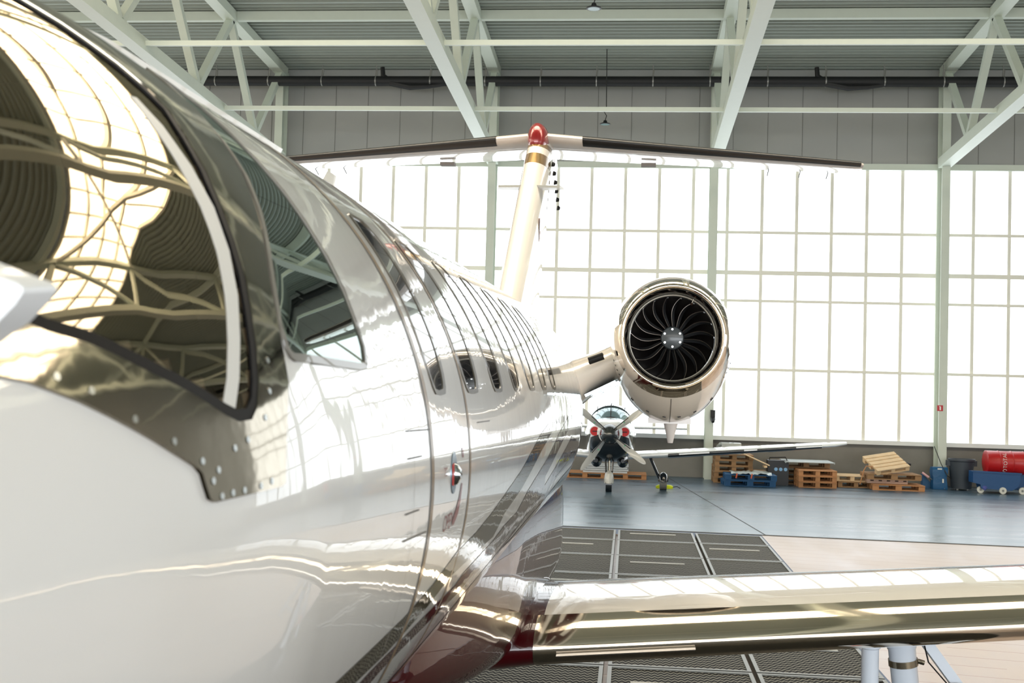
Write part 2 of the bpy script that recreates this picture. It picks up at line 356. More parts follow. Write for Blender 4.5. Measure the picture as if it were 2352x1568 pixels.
# black air duct with hangers ----------------------------------------------
M_blk=mat('black_plastic_duct',(24,25,27),.6,bump=.003,bscale=8)
root=empty('ventilation_duct',(0,D-.95,EYE+8.1),0,'long black fabric air duct hung along the top of the rear wall','duct')
O=Vector((0,D-.95,EYE+8.1)); zd=EYE+8.08
m=MB(); m.tube([Vector((XL+.5,D-.95,zd))-O,Vector((XR-.3,D-.95,zd))-O],.135,14); m.build('duct_tube',M_blk,root)
for cx in(-6.6,5.0):
    m=MB(); m.tube([Vector((cx-.3,D-.95,zd+.38))-O,Vector((cx-.28,D-.95,zd+.15))-O,Vector((cx-.05,D-.98,zd-.05))-O,Vector((cx+.5,D-1.0,zd-.17))-O,Vector((cx+1.0,D-1.0,zd-.15))-O,Vector((cx+1.6,D-.97,zd-.06))-O],[.06,.07,.1,.09,.07,.05],8); m.build('loose_sleeve',M_blk,root)
x=XL+1.3
while x<XR:
    m=MB(); m.tube([Vector((x,D-.95,zd+.1))-O,Vector((x,D-.95,zd+.45))-O],.012,5); m.tube([Vector((x-.015,D-.95,zd))-O,Vector((x+.015,D-.95,zd))-O],.142,14)
    m.tube([Vector((x,D-.95,zd+.12))-O,Vector((x+.02,D-.95,zd+.32))-O],.03,6)
    m.build('hanger_strap',mat('steel_strap',(150,150,146),.4,metal=.5),root); x+=1.5
# pendant lamps --------------------------------------------------------------
M_lamp=mat('black_lamp_housing',(22,24,26),.5)
def lamp(p, r, top, label, cable=None):
    root=empty('pendant_lamp',p,0,label,'lamp','black high-bay lamps')
    m=MB(); prof=[(.02,.62),(.28,.60),(.34,.45),(.36,.25),(.7,.12),(.98,.0),(1.0,-.12),(.93,-.14)]
    m.loft([[(r*a*math.cos(t*math.pi/10),r*a*math.sin(t*math.pi/10),r*b) for t in range(20)] for a,b in prof],True); m.build('lamp_housing',M_lamp,root)
    m=MB(); m.tube([(0,0,-r*.145),(0,0,-r*.16)],r*.8,20); m.build('lamp_lens',mat('lamp_lens',(120,150,150),.2),root)
    m=MB(); m.tube([(0,0,r*.6),(.03,0,r*1.5),(-.03,0,r*2.2),(.02,0,r*3)]+[(0,0,top)]+([(-.03,0,top+.05),cable] if cable else []),.012,5); m.build('power_cable',M_lamp,root)
lamp(at(1390,284,30.4),.14,2.05,'small black high-bay lamp hanging on a long cable above the tail fin',(-3.2,0,2.1))
lamp(at(1364,18,23.0),.15,1.4,'small black high-bay lamp at the top centre of the view near the roof')
M_cord=mat('dark_cord',(44,46,46),.6)
m=MB(); p=at(345,92,30.5); m.tube([p+Vector((0,0,.0)),p+Vector((-.05,0,-.1)),p+Vector((0,0,-.2)),p+Vector((.0,0,-.9))],.018,5)
tag(m.build('hanging_cord',M_cord,origin='base'),'dark looped cord hanging from the roof deck at upper left','cord')
# ================================================================ things along the rear wall
# fire sign
p=at(2159,937,D-.61)
root=empty('fire_sign',(p.x,D-.615,p.z-.08),0,'small square red sign with a white extinguisher mark on the steel column','sign')
m=MB(); m.box((0,0,.08),(.15,.006,.15)); m.build('sign_board',mat('sign_red',(186,24,34),.4),root,smooth=None)
m=MB(); m.box((.005,-.005,.075),(.034,.004,.09)); m.box((0,-.005,.125),(.016,.004,.02)); m.box((-.014,-.005,.128),(.03,.004,.01)); m.build('extinguisher_mark',mat('sign_white',(240,240,236),.4),root,smooth=None)
M_wood=mat('raw_pallet_wood',(150,116,80),.8,noise=.25,nscale=6); M_wood2=mat('orange_pallet_wood',(182,130,86),.8,noise=.2,nscale=6)
M_woodp=mat('pale_new_wood',(214,186,146),.8,noise=.15,nscale=6); M_bluep=mat('blue_painted_wood',(20,84,128),.6,noise=.15)
M_board=mat('pinkish_board',(196,164,144),.8,noise=.1)
def pallet_mesh(m):
    for k in range(5): m.box((0,-.35+k*.175,.133),(1.2,.12 if k%2 else .145,.022))
    for x in(-.53,0,.53):
        m.box((x,0,.111),(.145,.8,.022))
        for y in(-.33,0,.33): m.box((x,y,.061),(.145,.13,.078))
    for y in(-.33,0,.33): m.box((0,y,.011),(1.2,.12,.022))
protos={}
def pallet(loc, rz, M, label, rot=None, sx=1, group='wooden pallets along the rear wall'):
    key=M.name
    if key not in protos:
        m=MB(); pallet_mesh(m); o=m.build('pallet',M,smooth=None); protos[key]=o
    else:
        o=protos[key].copy(); S.collection.objects.link(o)
    o.location=loc; o.rotation_euler=rot if rot else (0,0,rz); o.scale=(sx,1,1)
    return tag(o,label,'pallet',group)
def fl(px,Y): a,b=wdir(px,1100); return a*Y
A0=fl(1667,31.25)
ordn=['lowest','second','third','fourth','fifth','topmost']
for k in range(5): pallet((A0+.12+.01*k,31.1,.146*k),.02*(k%3),M_wood,'brown wooden pallet in the tall stack right of the engine column, %s from the floor'%(ordn[k] if k<4 else 'topmost'),sx=.8)
m=MB()
for k in range(9): m.add([(A0-.35+random.random()*.7,30.9+random.random()*.3,.73+random.random()*.3) for _ in range(4)],[(0,1,2),(0,2,3),(0,3,1),(1,3,2)])
m.box((A0+.1,31.1,.87),(.5,.4,.28)); tag(m.build('plastic_bundle',mat('crumpled_plastic',(190,196,192),.35,noise=.1,bump=.02,bscale=9),origin='base'),'crumpled clear plastic bundle on top of the tall pallet stack','bundle')
x=fl(1725,30.4)
pallet((x-.1,30.2,0),.05,M_bluep,'blue painted pallet on the floor, lower of the two blue ones',sx=1.05,group='blue pallets')
pallet((x-.06,30.2,.146),.0,M_bluep,'blue painted pallet stacked on top of the other blue one',sx=1.05,group='blue pallets')
m=MB(); pts=[]
nx,ny=14,6
for i in range(nx+1):
    for jj in range(ny+1): pts.append((x-.55+1.0*i/nx,29.78+.8*jj/ny,.31+.05*random.random()-(0.05*random.random() if jj==0 else 0)))
m.add(pts,[(i*(ny+1)+jj,(i+1)*(ny+1)+jj,(i+1)*(ny+1)+jj+1,i*(ny+1)+jj+1) for i in range(nx) for jj in range(ny)])
tag(m.build('plastic_sheet',mat('wrinkled_plastic_sheet',(186,196,196),.3),origin='base'),'wrinkled translucent plastic sheet draped over the blue pallets','sheet')
for dx in(-.42,-.05):
    m=MB(); m.box((x+dx,29.78,.26),(.035,.012,.12),RY(.2)); tag(m.build('orange_tag',mat('orange_tape',(232,96,40),.5),origin='base',smooth=None),'orange tape strip hanging at the %s of the blue pallets'%('left corner' if dx<-.2 else 'middle'),'tape')
pallet((x+.22,31.4,.148),.0,M_wood,'brown pallet lying level behind the blue pallets',sx=.44)
pallet((x+.22,31.4,.0),.0,M_wood,'brown pallet lying low against the wall behind the blue pallets, under another',sx=.44)
lp=at(1727,1040,31.0)
m=MB()
a=at(1683,1030,30.55); b=at(1766,1068,30.45)
for k in range(4):
    o=Vector((0,-.17+.09*k,.0)); m.bar(a+o,b+o,.075,.022)
m.bar(a+Vector((.1,-.2,-.05)),a+Vector((.1,.15,-.05)),.07,.05); m.bar(b+Vector((-.1,-.2,-.03)),b+Vector((-.1,.15,-.03)),.07,.05)
tag(m.build('slatted_board',M_woodp,origin='base',smooth=None),'pale slatted boards leaning down from the pallet stack to the blue pallets','board')
xc=fl(1778,31.1)
root=empty('black_crate',(xc+.04,30.80,0),0,'black crate with round blue discs between the blue pallets and the covered stack','crate')
m=MB(); m.box((0,0,.31),(.52,.4,.62)); m.build('crate_body',mat('black_crate_plastic',(26,28,32),.5),root,smooth=None)
m=MB(); 
for k in range(3): m.tube([(-.06+.12*k,-.2,.4),(-.06+.12*k,-.215,.4)],.045,12)
m.build('blue_disc',mat('disc_blue',(110,160,200),.3),root)
m=MB(); m.tube([(-.2,0,.62),(-.2,0,.68),(.2,0,.70),(.24,0,.62)],.015,6); m.build('carry_handle',M_blk,root)
x3=fl(1852,31.0)
for k in range(4): pallet((x3-.02,31.38,.146*k),-.03+.02*k,M_wood,'dark weathered pallet in the sheet-covered rear stack, %s from the floor'%ordn[k],sx=1.0)
for k in range(3): pallet((x3+.14,30.5,.146*k),.02,M_wood2,'orange wooden pallet in the front half of the covered stack, %s from the floor'%ordn[k],sx=.78)
m=MB(); m.box((x3,31.0,.605),(1.24,1.1,.02)); m.box((x3-.6,30.45,.61),(.03,.03,.06)); m.box((x3+.61,30.45,.6),(.02,.03,.05)); tag(m.build('grey_sheet',mat('grey_panel_sheet',(168,176,176),.45),origin='base',smooth=None),'flat grey sheet lying on top of the pallet stack','sheet')
x4=fl(1945,30.9)
pallet((x4+.16,31.0,0),.05,M_wood,'brown pallet lying on the floor right of the covered stack',sx=.75)
pallet((x4+.12,31.05,.15),-.06,M_woodp,'pale pallet resting on the low brown one right of the covered stack',sx=.7)
x5=fl(2043,30.7)
pallet((x5+.1,30.5,0),0,M_wood2,'orange pallet on the floor at the bottom of the heap by the column',sx=1.05)
m=MB(); m.box((x5-.12,30.6,.20),(.98,.5,.10)); 
for k in range(5): m.box((x5-.5+.2*k,30.345,.22),(.08,.01,.03),mi=1)
tag(m.build('pink_board',[M_board,mat('slot_dark',(70,56,48),.9)],origin='base',smooth=None),'pinkish slotted board sandwiched in the pallet heap','board')
pallet((x5+.0,30.6,.255),.04,M_wood,'brown pallet in the middle of the heap near the column',sx=1.1)
pallet((x5-.12,30.6,.57),0,M_woodp,'pale new pallet tipped up on top of the heap',rot=(rad(22),rad(-9),rad(14)),sx=.72)
m=MB(); m.tube([at(2062,1066,30.7),at(2072,1063,30.7),at(2092,1067,30.7)],[.03,.05,.03],8); tag(m.build('black_hose_end',M_blk,origin='base'),'short black hose end lying at the right of the pallet heap','hose')
m=MB(); pts=[at(q[0],q[1],30.3) for q in((1975,1112),(1984,1080),(1990,1070),(2010,1072))]; m.tube(pts,.014,6); tag(m.build('bent_strip',M_wood2,origin='base'),'thin bent orange strip propped against the pallet heap','strip')
m=MB(); p0=onfloor(1870,1113); p1=onfloor(1962,1116); m.bar((p0.x,p0.y,.012),(p1.x,p1.y,.012),.05,.02); tag(m.build('metal_rod',mat('bare_metal_rod',(150,156,156),.3,metal=.8),origin='base',smooth=None),'thin bare metal rod lying on the floor before the pallets','rod')
# behind the small plane
x6=fl(1397,31.2)
for k,dx in enumerate((-.6,.45)): pallet((x6+dx,31.1,0),0,M_wood2,'orange pallet under the stacked panels behind the small plane, %s one'%('left' if k==0 else 'right'),sx=.9)
for k in range(4):
    m=MB(); m.box((x6-.08+.03*(k%2),31.1,.17+.055*k),(1.15,.7,.045)); tag(m.build('stacked_panel',mat('silvery_panel',(196,200,200),.35),origin='base',smooth=None),'silvery flat panel stacked on the pallets behind the small plane, %s from the bottom'%ordn[k],'panel','stacked panels')
# blue box, trash bin, wedge, cart, drum
x7=fl(2160,31.0)
root=empty('blue_sack_bin',(x7,31.15,0),0,'crumpled dark blue plastic bin standing before the steel column','bin')
m=MB()
rings=[]
for z,wd,dp in((0,.17,.14),(.06,.175,.15),(.3,.165,.14),(.42,.20,.15),(.5,.195,.15),(.56,.19,.10)):
    rings.append([(wd*sx*(1+.06*math.sin(7*z+i)),dp*sy,z) for i,(sx,sy) in enumerate(((-1,-1),(0,-1.1),(1,-1),(1.08,0),(1,1),(0,1.05),(-1,1),(-1.08,0)))])
m.loft(rings); m.build('bin_body',mat('blue_plastic',(10,78,122),.4,bump=.01,bscale=6),root)
m=MB(); m.box((-.02,-.16,.52),(.11,.01,.03)); m.box((.06,-.17,.22),(.035,.012,.1)); m.build('paper_label',mat('label_white',(225,225,215),.6),root,smooth=None)
xb=fl(2200,31.4)
root=empty('rubbish_bin',(xb,31.1,0),0,'large round dark grey rubbish bin right of the steel column','bin')
m=MB(); n=24; m.loft([[(r*math.cos(2*math.pi*k/n),r*math.sin(2*math.pi*k/n),z) for k in range(n)] for r,z in((.24,.05),(.25,.04),(.31,.72),(.335,.74),(.335,.79),(.30,.79),(.29,.74),(.23,.1))]); m.build('bin_body',mat('dark_grey_plastic',(52,60,68),.5),root)
m=MB(); m.box((-.33,0,.68),(.08,.16,.14)); m.build('handle',mat('dark_grey_plastic',(52,60,68),.5),root); m=MB(); m.box((.33,0,.68),(.08,.16,.14)); m.build('handle',mat('dark_grey_plastic',(52,60,68),.5),root)
m=MB()
for k in range(4): m.tube([(.18*math.cos(1.57*k+.8)-.02,.18*math.sin(1.57*k+.8),.03),(.18*math.cos(1.57*k+.8)+.02,.18*math.sin(1.57*k+.8),.03)],.03,8)
m.build('caster',mat('white_caster',(190,190,186),.5),root)
xw=fl(2131,31.4); m=MB(); m.prism([(-.15,0),(.17,0),(-.15,.36)],lambda a,b_,t:(xw+a,31.4+t,b_),-.12,.12)
tag(m.build('blue_ramp',mat('dusty_blue',(50,92,130),.7,noise=.2),origin='base',smooth=None),'small triangular blue ramp standing left of the steel column','ramp')
m=MB(); a=at(2118,1085,31.2); b_=onfloor(2146,1116); m.tube([a,a.lerp(Vector((b_.x,31.0,.02)),.3)],.03,8,mi=0); m.tube([a.lerp(Vector((b_.x,31.0,.02)),.3),Vector((b_.x,31.0,.02))],.012,6,mi=1)
tag(m.build('pink_scraper',[mat('pink_grip',(216,170,172),.5),M_edge],origin='base'),'scraper with a pink grip leaning on the blue ramp','scraper')
m=MB(); m.tube([at(2146,1025,31.45),at(2162,1066,31.1),at(2176,1092,30.9),onfloor(2215,1122),onfloor(2245,1127)],.012,6); tag(m.build('power_cord',M_cord,origin='base'),'thin dark cord running down from the column to the floor','cord')
root=empty('waste_cart',(fl(2296,30.3),30.6,0),0,'blue tipping waste cart with white wheels carrying the red drum','cart')
M_cart=mat('blue_cart_steel',(6,66,116),.45)
m=MB(); prof=[(-.66,.54),(-.66,.24),(-.5,.10),(.28,.08),(.45,.2),(.52,.5)]
m.prism([(-.66,.54),(-.66,.26),(-.48,.22),(-.46,.12),(.28,.09),(.42,.18),(.47,.30),(.48,.50)],lambda a,b_,t:(a,t,b_),-.38,.0); m.prism([(-.2,.09),(.55,.08),(.78,.25),(.86,.52),(.3,.52)],lambda a,b_,t:(a,t,b_),.0,.38)
m.build('cart_tub',M_cart,root,smooth=None)
m=MB(); m.bar((-.66,-.39,.54),(.5,-.39,.51),.03,.04); m.build('rim',M_cart,root,smooth=None)
for wx in(-.45,.05,.55):
    m=MB(); y_=-.42 if wx==.05 else -.3; m.tube([(wx,y_,.085),(wx,y_+.05,.085)],.085,18); m.tube([(wx,y_-.006,.085),(wx,y_,.085)],.03,10,mi=1); m.build('wheel',[mat('white_wheel',(206,206,196),.5),M_edge],root)
dr=at(2306,1062,30.6)
root=empty('oil_drum',(dr.x,30.6,dr.z-.29),0,'red steel oil drum lying on its side on the blue cart','drum')
m=MB(); n=36; prof=[(-.46,.0),(-.46,.27),(-.45,.295),(-.44,.29),(-.17,.285),(-.155,.297),(-.14,.285),(.14,.285),(.155,.297),(.17,.285),(.44,.29),(.45,.295),(.46,.28),(.44,.27),(.44,0)]
m.loft([[(x_,max(r,.001)*math.cos(2*math.pi*k/n),.29+max(r,.001)*math.sin(2*math.pi*k/n)) for k in range(n)] for x_,r in prof],False); m.build('drum_shell',mat('red_drum_paint',(178,22,24),.35,noise=.06),root)
def text_obj(name, body, size, fn, material, parent, n_sub=1, ex=.0):
    cu=bpy.data.curves.new('t','FONT'); cu.body=body; cu.size=size; cu.align_x='CENTER'; cu.align_y='CENTER'
    t=bpy.data.objects.new('t',cu); S.collection.objects.link(t)
    dg=bpy.context.evaluated_depsgraph_get(); me=t.evaluated_get(dg).to_mesh()
    vs=[tuple(v.co) for v in me.vertices]; fs=[tuple(p.vertices) for p in me.polygons]
    t.evaluated_get(dg).to_mesh_clear(); bpy.data.objects.remove(t)
    m=MB(); m.add([fn(v[0],v[1]) for v in vs],fs); return m.build(name,material,parent,smooth=None,fix=False)
def drumfn(a,b_):   # lettering runs around the barrel
    th=rad(208)+ (a)/.298; return (-.03+b_*1.0, .2995*math.cos(th), .29+.2995*math.sin(-th)*1)
text_obj('lettering','TOTAL',.13,lambda a,b_:(-.05-b_,.299*math.cos(math.pi+a/.299+.25),.29+.299*math.sin(math.pi+a/.299+.25)*-1),mat('faded_white_print',(220,200,196),.5),root)
m=MB()
for k in range(14):
    t0=k/14*5.2; r0=.05
    p=[(-.05+r0*math.cos(t0+dt)*f_, r0*math.sin(t0+dt)*f_) for dt,f_ in((0,1),(.4,1),(.4,.6),(0,.6))]
    m.add([(a,-.3*math.cos((b_-.20)/.3),.29+.3*math.sin((b_-.20)/.3)) for a,b_ in p],[(0,1,2,3)])
m.build('emblem',mat('faded_white_print',(220,200,196),.5),root,smooth=None,fix=False)
m=MB(); m.tube([at(2253,1117,30.3)]+[at(2262,1121,30.2),at(2268,1118,30.3)],[.03,.06,.03],7); tag(m.build('rag',mat('blue_rag',(90,100,170),.9),origin='base'),'small bluish rag on the floor left of the cart','rag')
m=MB(); m.box((fl(1634,31.55),D-.66,at(1634,950,D-.66).z),(.12,.12,.2)); m.tube([(fl(1634,31.55),D-.7,at(1634,962,D-.66).z),(fl(1634,31.55),D-.82,at(1634,968,D-.66).z)],[.07,.04],10)
tag(m.build('wall_horn',M_blk,origin='base'),'black alarm horn mounted on the column behind the engine','alarm')
# ================================================================ fuselage surface
CU=-1.37
FK=[(-1.62,.01,-.56,.01,.01),(-1.5,.15,-.56,.12,.13),(-1.2,.32,-.53,.27,.29),(-.6,.53,-.46,.44,.48),(0,.60,-.39,.55,.60),(.4,.70,-.345,.62,.70),(.7,.765,-.31,.72,.77),(1.0,.82,-.28,.82,.82),(1.3,.868,-.255,.88,.86),(1.7,.9,-.234,.9,.9),(2.5,.9,-.234,.9,.9),(7.8,.9,-.234,.9,.9),(9.2,.8,-.19,.84,.8),(10.6,.62,-.08,.70,.62),(12,.40,.04,.5,.42),(13.2,.2,.14,.28,.24),(13.8,.08,.18,.12,.1)]
def pchip(xs,ys):
    n=len(xs);h=[xs[i+1]-xs[i] for i in range(n-1)];d=[(ys[i+1]-ys[i])/h[i] for i in range(n-1)]
    m=[0]*n;m[0]=d[0];m[-1]=d[-1]
    for i in range(1,n-1):
        if d[i-1]*d[i]>0:
            a,b=2*h[i]+h[i-1],h[i]+2*h[i-1];m[i]=(a+b)/(a/d[i-1]+b/d[i])
    def f(x):
        if x<=xs[0]:return ys[0]
        if x>=xs[-1]:return ys[-1]
        i=0
        while x>xs[i+1]:i+=1
        t=(x-xs[i])/h[i]
        return (2*t**3-3*t*t+1)*ys[i]+(t**3-2*t*t+t)*h[i]*m[i]+(-2*t**3+3*t*t)*ys[i+1]+(t**3-t*t)*h[i]*m[i+1]
    return f
FF=[pchip([k[0] for k in FK],[k[j] for k in FK]) for j in range(1,5)]
def sec(s): return [f(s) for f in FF]
def P0(s,ph):
    w,vm,ht,hb=sec(s);c,n=math.cos(ph),math.sin(ph)
    return (CU+w*c,s,vm+(ht if n>=0 else hb)*n)
def inv(u,s,v):
    w,vm,ht,hb=sec(s);return s,math.atan2((v-vm)/(ht if v>=vm else hb),(u-CU)/w)
def cast(a,b):
    # ray (a*s, s, b*s): find first s where inside
    def F(s):
        w,vm,ht,hb=sec(s);v=b*s-vm
        return ((a*s-CU)/w)**2+(v/(ht if v>=0 else hb))**2-1
    s=.3;pr=F(s);best=(pr,s)
    while s<13:
        s2=s+.01;q=F(s2)
        if q<best[0]:best=(q,s2)
        if q<0:
            lo,hi=s,s2
            for _ in range(30):
                m=(lo+hi)/2
                if F(m)<0:hi=m
                else:lo=m
            return inv(a*hi,hi,b*hi)+(0,)
        s=s2
    s=best[1];return inv(a*s,s,b*s)+(round(best[0],3),)
BX,BS = CU,5.5
_c,_s=math.cos(AY),math.sin(AY)
JET=empty('business_jet',(BX*_c+BS*_s,-BX*_s+BS*_c,0),-AY,'glossy cream business jet with burgundy and grey stripes, a T-tail and polished leading edges','airplane')
def J(u,s,v): return (u-BX,s-BS,v+EYE)
def ray(px,py):
    d=CR*((px-1176)/FPX)-CUp*((py-784)/FPX)+fw
    e1=Vector((_c,-_s,0)); e2=Vector((_s,_c,0)); k=d.dot(e2); return d.dot(e1)/k, d.z/k
def sphi(px,py): r=cast(*ray(px,py)); return r[0],r[1]
def nrm(s,ph):
    e=1e-3; a=Vector(P0(s+e,ph))-Vector(P0(s-e,ph)); b=Vector(P0(s,ph+e))-Vector(P0(s,ph-e)); n=b.cross(a)
    n.normalize(); return -n if n.dot(Vector(P0(s,ph))-Vector((CU,s,sec(s)[1])))<0 else n
def PP(s,ph,off=0): n=nrm(s,ph); return Vector(P0(s,ph))+n*off, n
def inpoly(x,y,poly):
    c=False; n=len(poly); j=n-1
    for i in range(n):
        if (poly[i][1]>y)!=(poly[j][1]>y) and x<(poly[j][0]-poly[i][0])*(y-poly[i][1])/(poly[j][1]-poly[i][1])+poly[i][0]: c=not c
        j=i
    return c
def dens(poly,res):
    out=[]
    for i in range(len(poly)):
        a,b=poly[i],poly[(i+1)%len(poly)]; L=math.hypot(b[0]-a[0],(b[1]-a[1])*.9); k=max(1,int(L/res))
        out+=[(a[0]+(b[0]-a[0])*t/k,a[1]+(b[1]-a[1])*t/k) for t in range(k)]
    return out
def rnd(poly,it=2):      # Chaikin corner rounding
    for _ in range(it):
        q=[]
        for i in range(len(poly)):
            a,b=poly[i],poly[(i+1)%len(poly)]
            q+=[(a[0]*.75+b[0]*.25,a[1]*.75+b[1]*.25),(a[0]*.25+b[0]*.75,a[1]*.25+b[1]*.75)]
        poly=q
    return poly
class Surf(MB):
    def __init__(s): super().__init__(); s.n=[]
    def build(s,*a,**k):
        for i,f in enumerate(s.f):          # wind every face to agree with its surface normal
            p=[Vector(s.v[j]) for j in f]; g=Vector((0,0,0))
            for j in range(1,len(p)-1): g+=(p[j]-p[0]).cross(p[j+1]-p[0])
            if g.dot(Vector(s.n[f[0]]))<0: s.f[i]=tuple(f[::-1])
        return super().build(*a,**k)
    def patch(s,outer,holes=(),off=0.001,res=.04,skirt=0,mi=0,maxn=9000):
        loops=[dens(outer,res)]+[dens(h,res) for h in holes]; pts=[];edges=[]
        for L in loops:
            k=len(pts); pts+=[Vector((p[0],p[1]*.9)) for p in L]; edges+=[(k+i,k+(i+1)%len(L)) for i in range(len(L))]
        xs=[p[0] for p in outer]; ys=[p[1] for p in outer]; st=res/.9
        x=min(xs)+res/2
        while x<max(xs):
            y=min(ys)+st/2
            while y<max(ys):
                if inpoly(x,y,outer) and not any(inpoly(x,y,h) for h in holes): pts.append(Vector((x,y*.9)))
                y+=st
            x+=res
        v,e,f,_,_,_=delaunay_2d_cdt(pts,edges,[],0,1e-5)
        k=len(s.v); 
        for p in v:
            q,n=PP(p[0],p[1]/.9,off); s.v.append(J(*q)); s.n.append(n)
        for t in f:
            cx=sum(v[i][0] for i in t)/len(t); cy=sum(v[i][1] for i in t)/len(t)/.9
            if inpoly(cx,cy,outer) and not any(inpoly(cx,cy,h) for h in holes): s.f.append(tuple(i+k for i in t)); s.m.append(mi)
        if skirt:
            for L in loops:
                k=len(s.v); n_=len(L); T_=[PP(p[0],p[1],off) for p in L]; K=[]
                for i,p in enumerate(L):
                    t=(T_[(i+1)%n_][0]-T_[i-1][0]); c=t.cross(T_[i][1]); c.normalize() if c.length>1e-9 else None
                    P1=Vector(P0(p[0],p[1]+1e-3))-Vector(P0(p[0],p[1]-1e-3)); P1/=2e-3
                    a_,b_=p[0]+c.y*.004,p[1]+c.dot(P1)/P1.length_squared*.004
                    if inpoly(a_,b_,outer) and not any(inpoly(a_,b_,h) for h in holes): c=-c
                    K.append(c)
                for o_ in (off,off-skirt):
                    for i,p in enumerate(L):
                        q,n=PP(p[0],p[1],o_); s.v.append(J(*q)); s.n.append((K[i]+n*.3).normalized())
                s.f+=[(k+i,k+(i+1)%n_,k+(i+1)%n_+n_,k+i+n_) for i in range(n_)]; s.m+=[mi]*n_
        return s
def mirror(poly): return [(a,math.pi-b) for a,b in poly][::-1]
d2=math.radians
# outlines in fuselage coordinates -----------------------------------------------
ws=[sphi(*q) for q in [(190,95),(265,150),(330,205),(385,260),(430,330),(470,400),(505,480),(535,560),(558,640),(572,720),(583,800),(588,880),(585,930),(570,965),(540,970),(510,955),(440,910),(340,860),(250,815),(190,790),(100,765)]]
ws=[(1.50,d2(57)),(1.545,d2(53.5))]+ws+[(.93,d2(27)),(.80,d2(38)),(.62,d2(55)),(.50,d2(72)),(.46,d2(87)),(1.22,d2(87)),(1.36,d2(72))]
def shrink(poly,a):
    cx=sum(p[0] for p in poly)/len(poly); cy=sum(p[1] for p in poly)/len(poly)*.9; out=[]
    n=len(poly)
    for i in range(n):
        p0,p1,p2=poly[i-1],poly[i],poly[(i+1)%n]
        t=Vector((p2[0]-p0[0],(p2[1]-p0[1])*.9)); t.normalize() if t.length>0 else None
        nn=Vector((-t.y,t.x))
        q1=(p1[0]+nn.x*a,p1[1]+nn.y*a/.9)
        out.append(q1)
    return out
def area(poly): return sum(poly[i-1][0]*poly[i][1]-poly[i][0]*poly[i-1][1] for i in range(len(poly)))/2
if area(ws)<0: ws=ws[::-1]
ws_in=shrink(ws,.016); 
fr_px=[(60,880),(180,925),(300,985),(400,1045),(440,1070),(456,1088),(464,1115),(474,1146),(487,1154),(560,1137),(638,1118),(648,1108),(649,1060),(652,960),(655,880),(645,820),(634,765)]
fr=[(1.52,d2(60)),(1.40,d2(72)),(1.27,d2(88)),(.42,d2(88)),(.45,d2(72)),(.57,d2(53)),(.74,d2(36)),(.86,d2(25)),(.975,d2(20))]+[sphi(*q) for q in fr_px]+[sphi(*q) for q in [(622,700),(610,640),(598,560),(580,480),(548,400),(497,320)]]+[(1.86,d2(48)),(1.72,d2(54))]
if area(fr)<0: fr=fr[::-1]
sw=[sphi(*q) for q in [(652,800),(664,822),(676,831),(760,841),(826,850),(838,848),(840,836),(836,800),(820,750),(790,670),(750,590),(700,510),(650,440),(590,370),(520,300)]]
sw=sw+[(1.995,d2(52)),(1.96,d2(56)),(1.90,d2(56.5)),(1.85,d2(50))]+[sphi(*q) for q in [(504,322),(556,400),(588,480),(606,560),(618,640),(634,740)]]
if area(sw)<0: sw=sw[::-1]
sw_in=shrink(sw,.012)
M_white=mat('glossy_cream_white_paint',(228,228,227),.32,coat=1,coatr=.015,bump=.0011,bscale=2.2,bstretch=(1,2.2,1))
M_burg=mat('burgundy_metallic_paint',(62,4,10),.3,spec=.1,coat=1,coatr=.015,bump=.0011,bscale=2.2,bstretch=(1,2.2,1))
M_sgrey=mat('taupe_grey_stripe_paint',(66,60,46),.4,spec=.1,coat=1,coatr=.015,bump=.0011,bscale=2.2,bstretch=(1,2.2,1))
M_seal=mat('brown_door_seal',(122,100,70),.5,coat=.4,coatr=.1)
M_line=mat('dark_panel_line',(90,88,84),.5)
M_redp=mat('dark_red_marking',(122,22,34),.4,coat=.6)
M_chrome=mat('polished_metal_trim',(160,152,138),.06,metal=1,bump=.0007,bscale=9)
M_black=mat('black_rubber_seal',(18,17,19),.6,spec=.2)
M_dark=mat('dark_opening',(14,15,17),.6)
# fuselage -----------------------------------------------------------------------
fu=Surf(); Ss=[]; s=-1.62
while s<13.8:
    Ss.append(s); s+= .022 if s<-1.3 else (.03 if s<.4 else (.022 if s<2.2 else (.06 if s<8 else .09)))
Ss.append(13.8); NP=200
for s in Ss:
    for k in range(NP):
        ph=-math.pi/2+2*math.pi*k/NP
        q,n=PP(min(max(s,-1.618),13.798),ph); fu.v.append(J(*q)); fu.n.append(n)
holes=[ws_in,mirror(ws_in),sw_in,mirror(sw_in)]
for i in range(len(Ss)-1):
    sm_=(Ss[i]+Ss[i+1])/2
    for k in range(NP):
        ph=-math.pi/2+2*math.pi*(k+.5)/NP
        if .3<sm_<2.2 and any(inpoly(sm_,ph,h) for h in holes): continue
        a=i*NP+k; b=i*NP+(k+1)%NP; fu.f.append((a,b,b+NP,a+NP)); fu.m.append(0)
def decal(pts,mi,off=.0012,res=.05): 
    p=[sphi(*q) for q in pts]; fu.patch(p,off=off,res=res,mi=mi)
gl=[(1240,1000),(1217,1043),(1198,1079),(1167,1124),(1130,1176),(1093,1222),(1046,1271),(991,1345),(927,1418),(841,1501),(772,1566)]
gr=[(1263,999),(1239,1043),(1198,1121),(1159,1177),(1132,1232),(1086,1274),(1034,1323),(982,1391),(887,1498),(817,1566)]
gp=[sphi(*q) for q in gl]; gq=[sphi(*q) for q in gr]
fu.patch([(5.35,d2(3.0))]+gp+[(1.70,d2(-18.5)),(1.78,d2(-22))]+gq[::-1]+[(5.9,d2(2.6))],mi=2,off=.0012,res=.06)
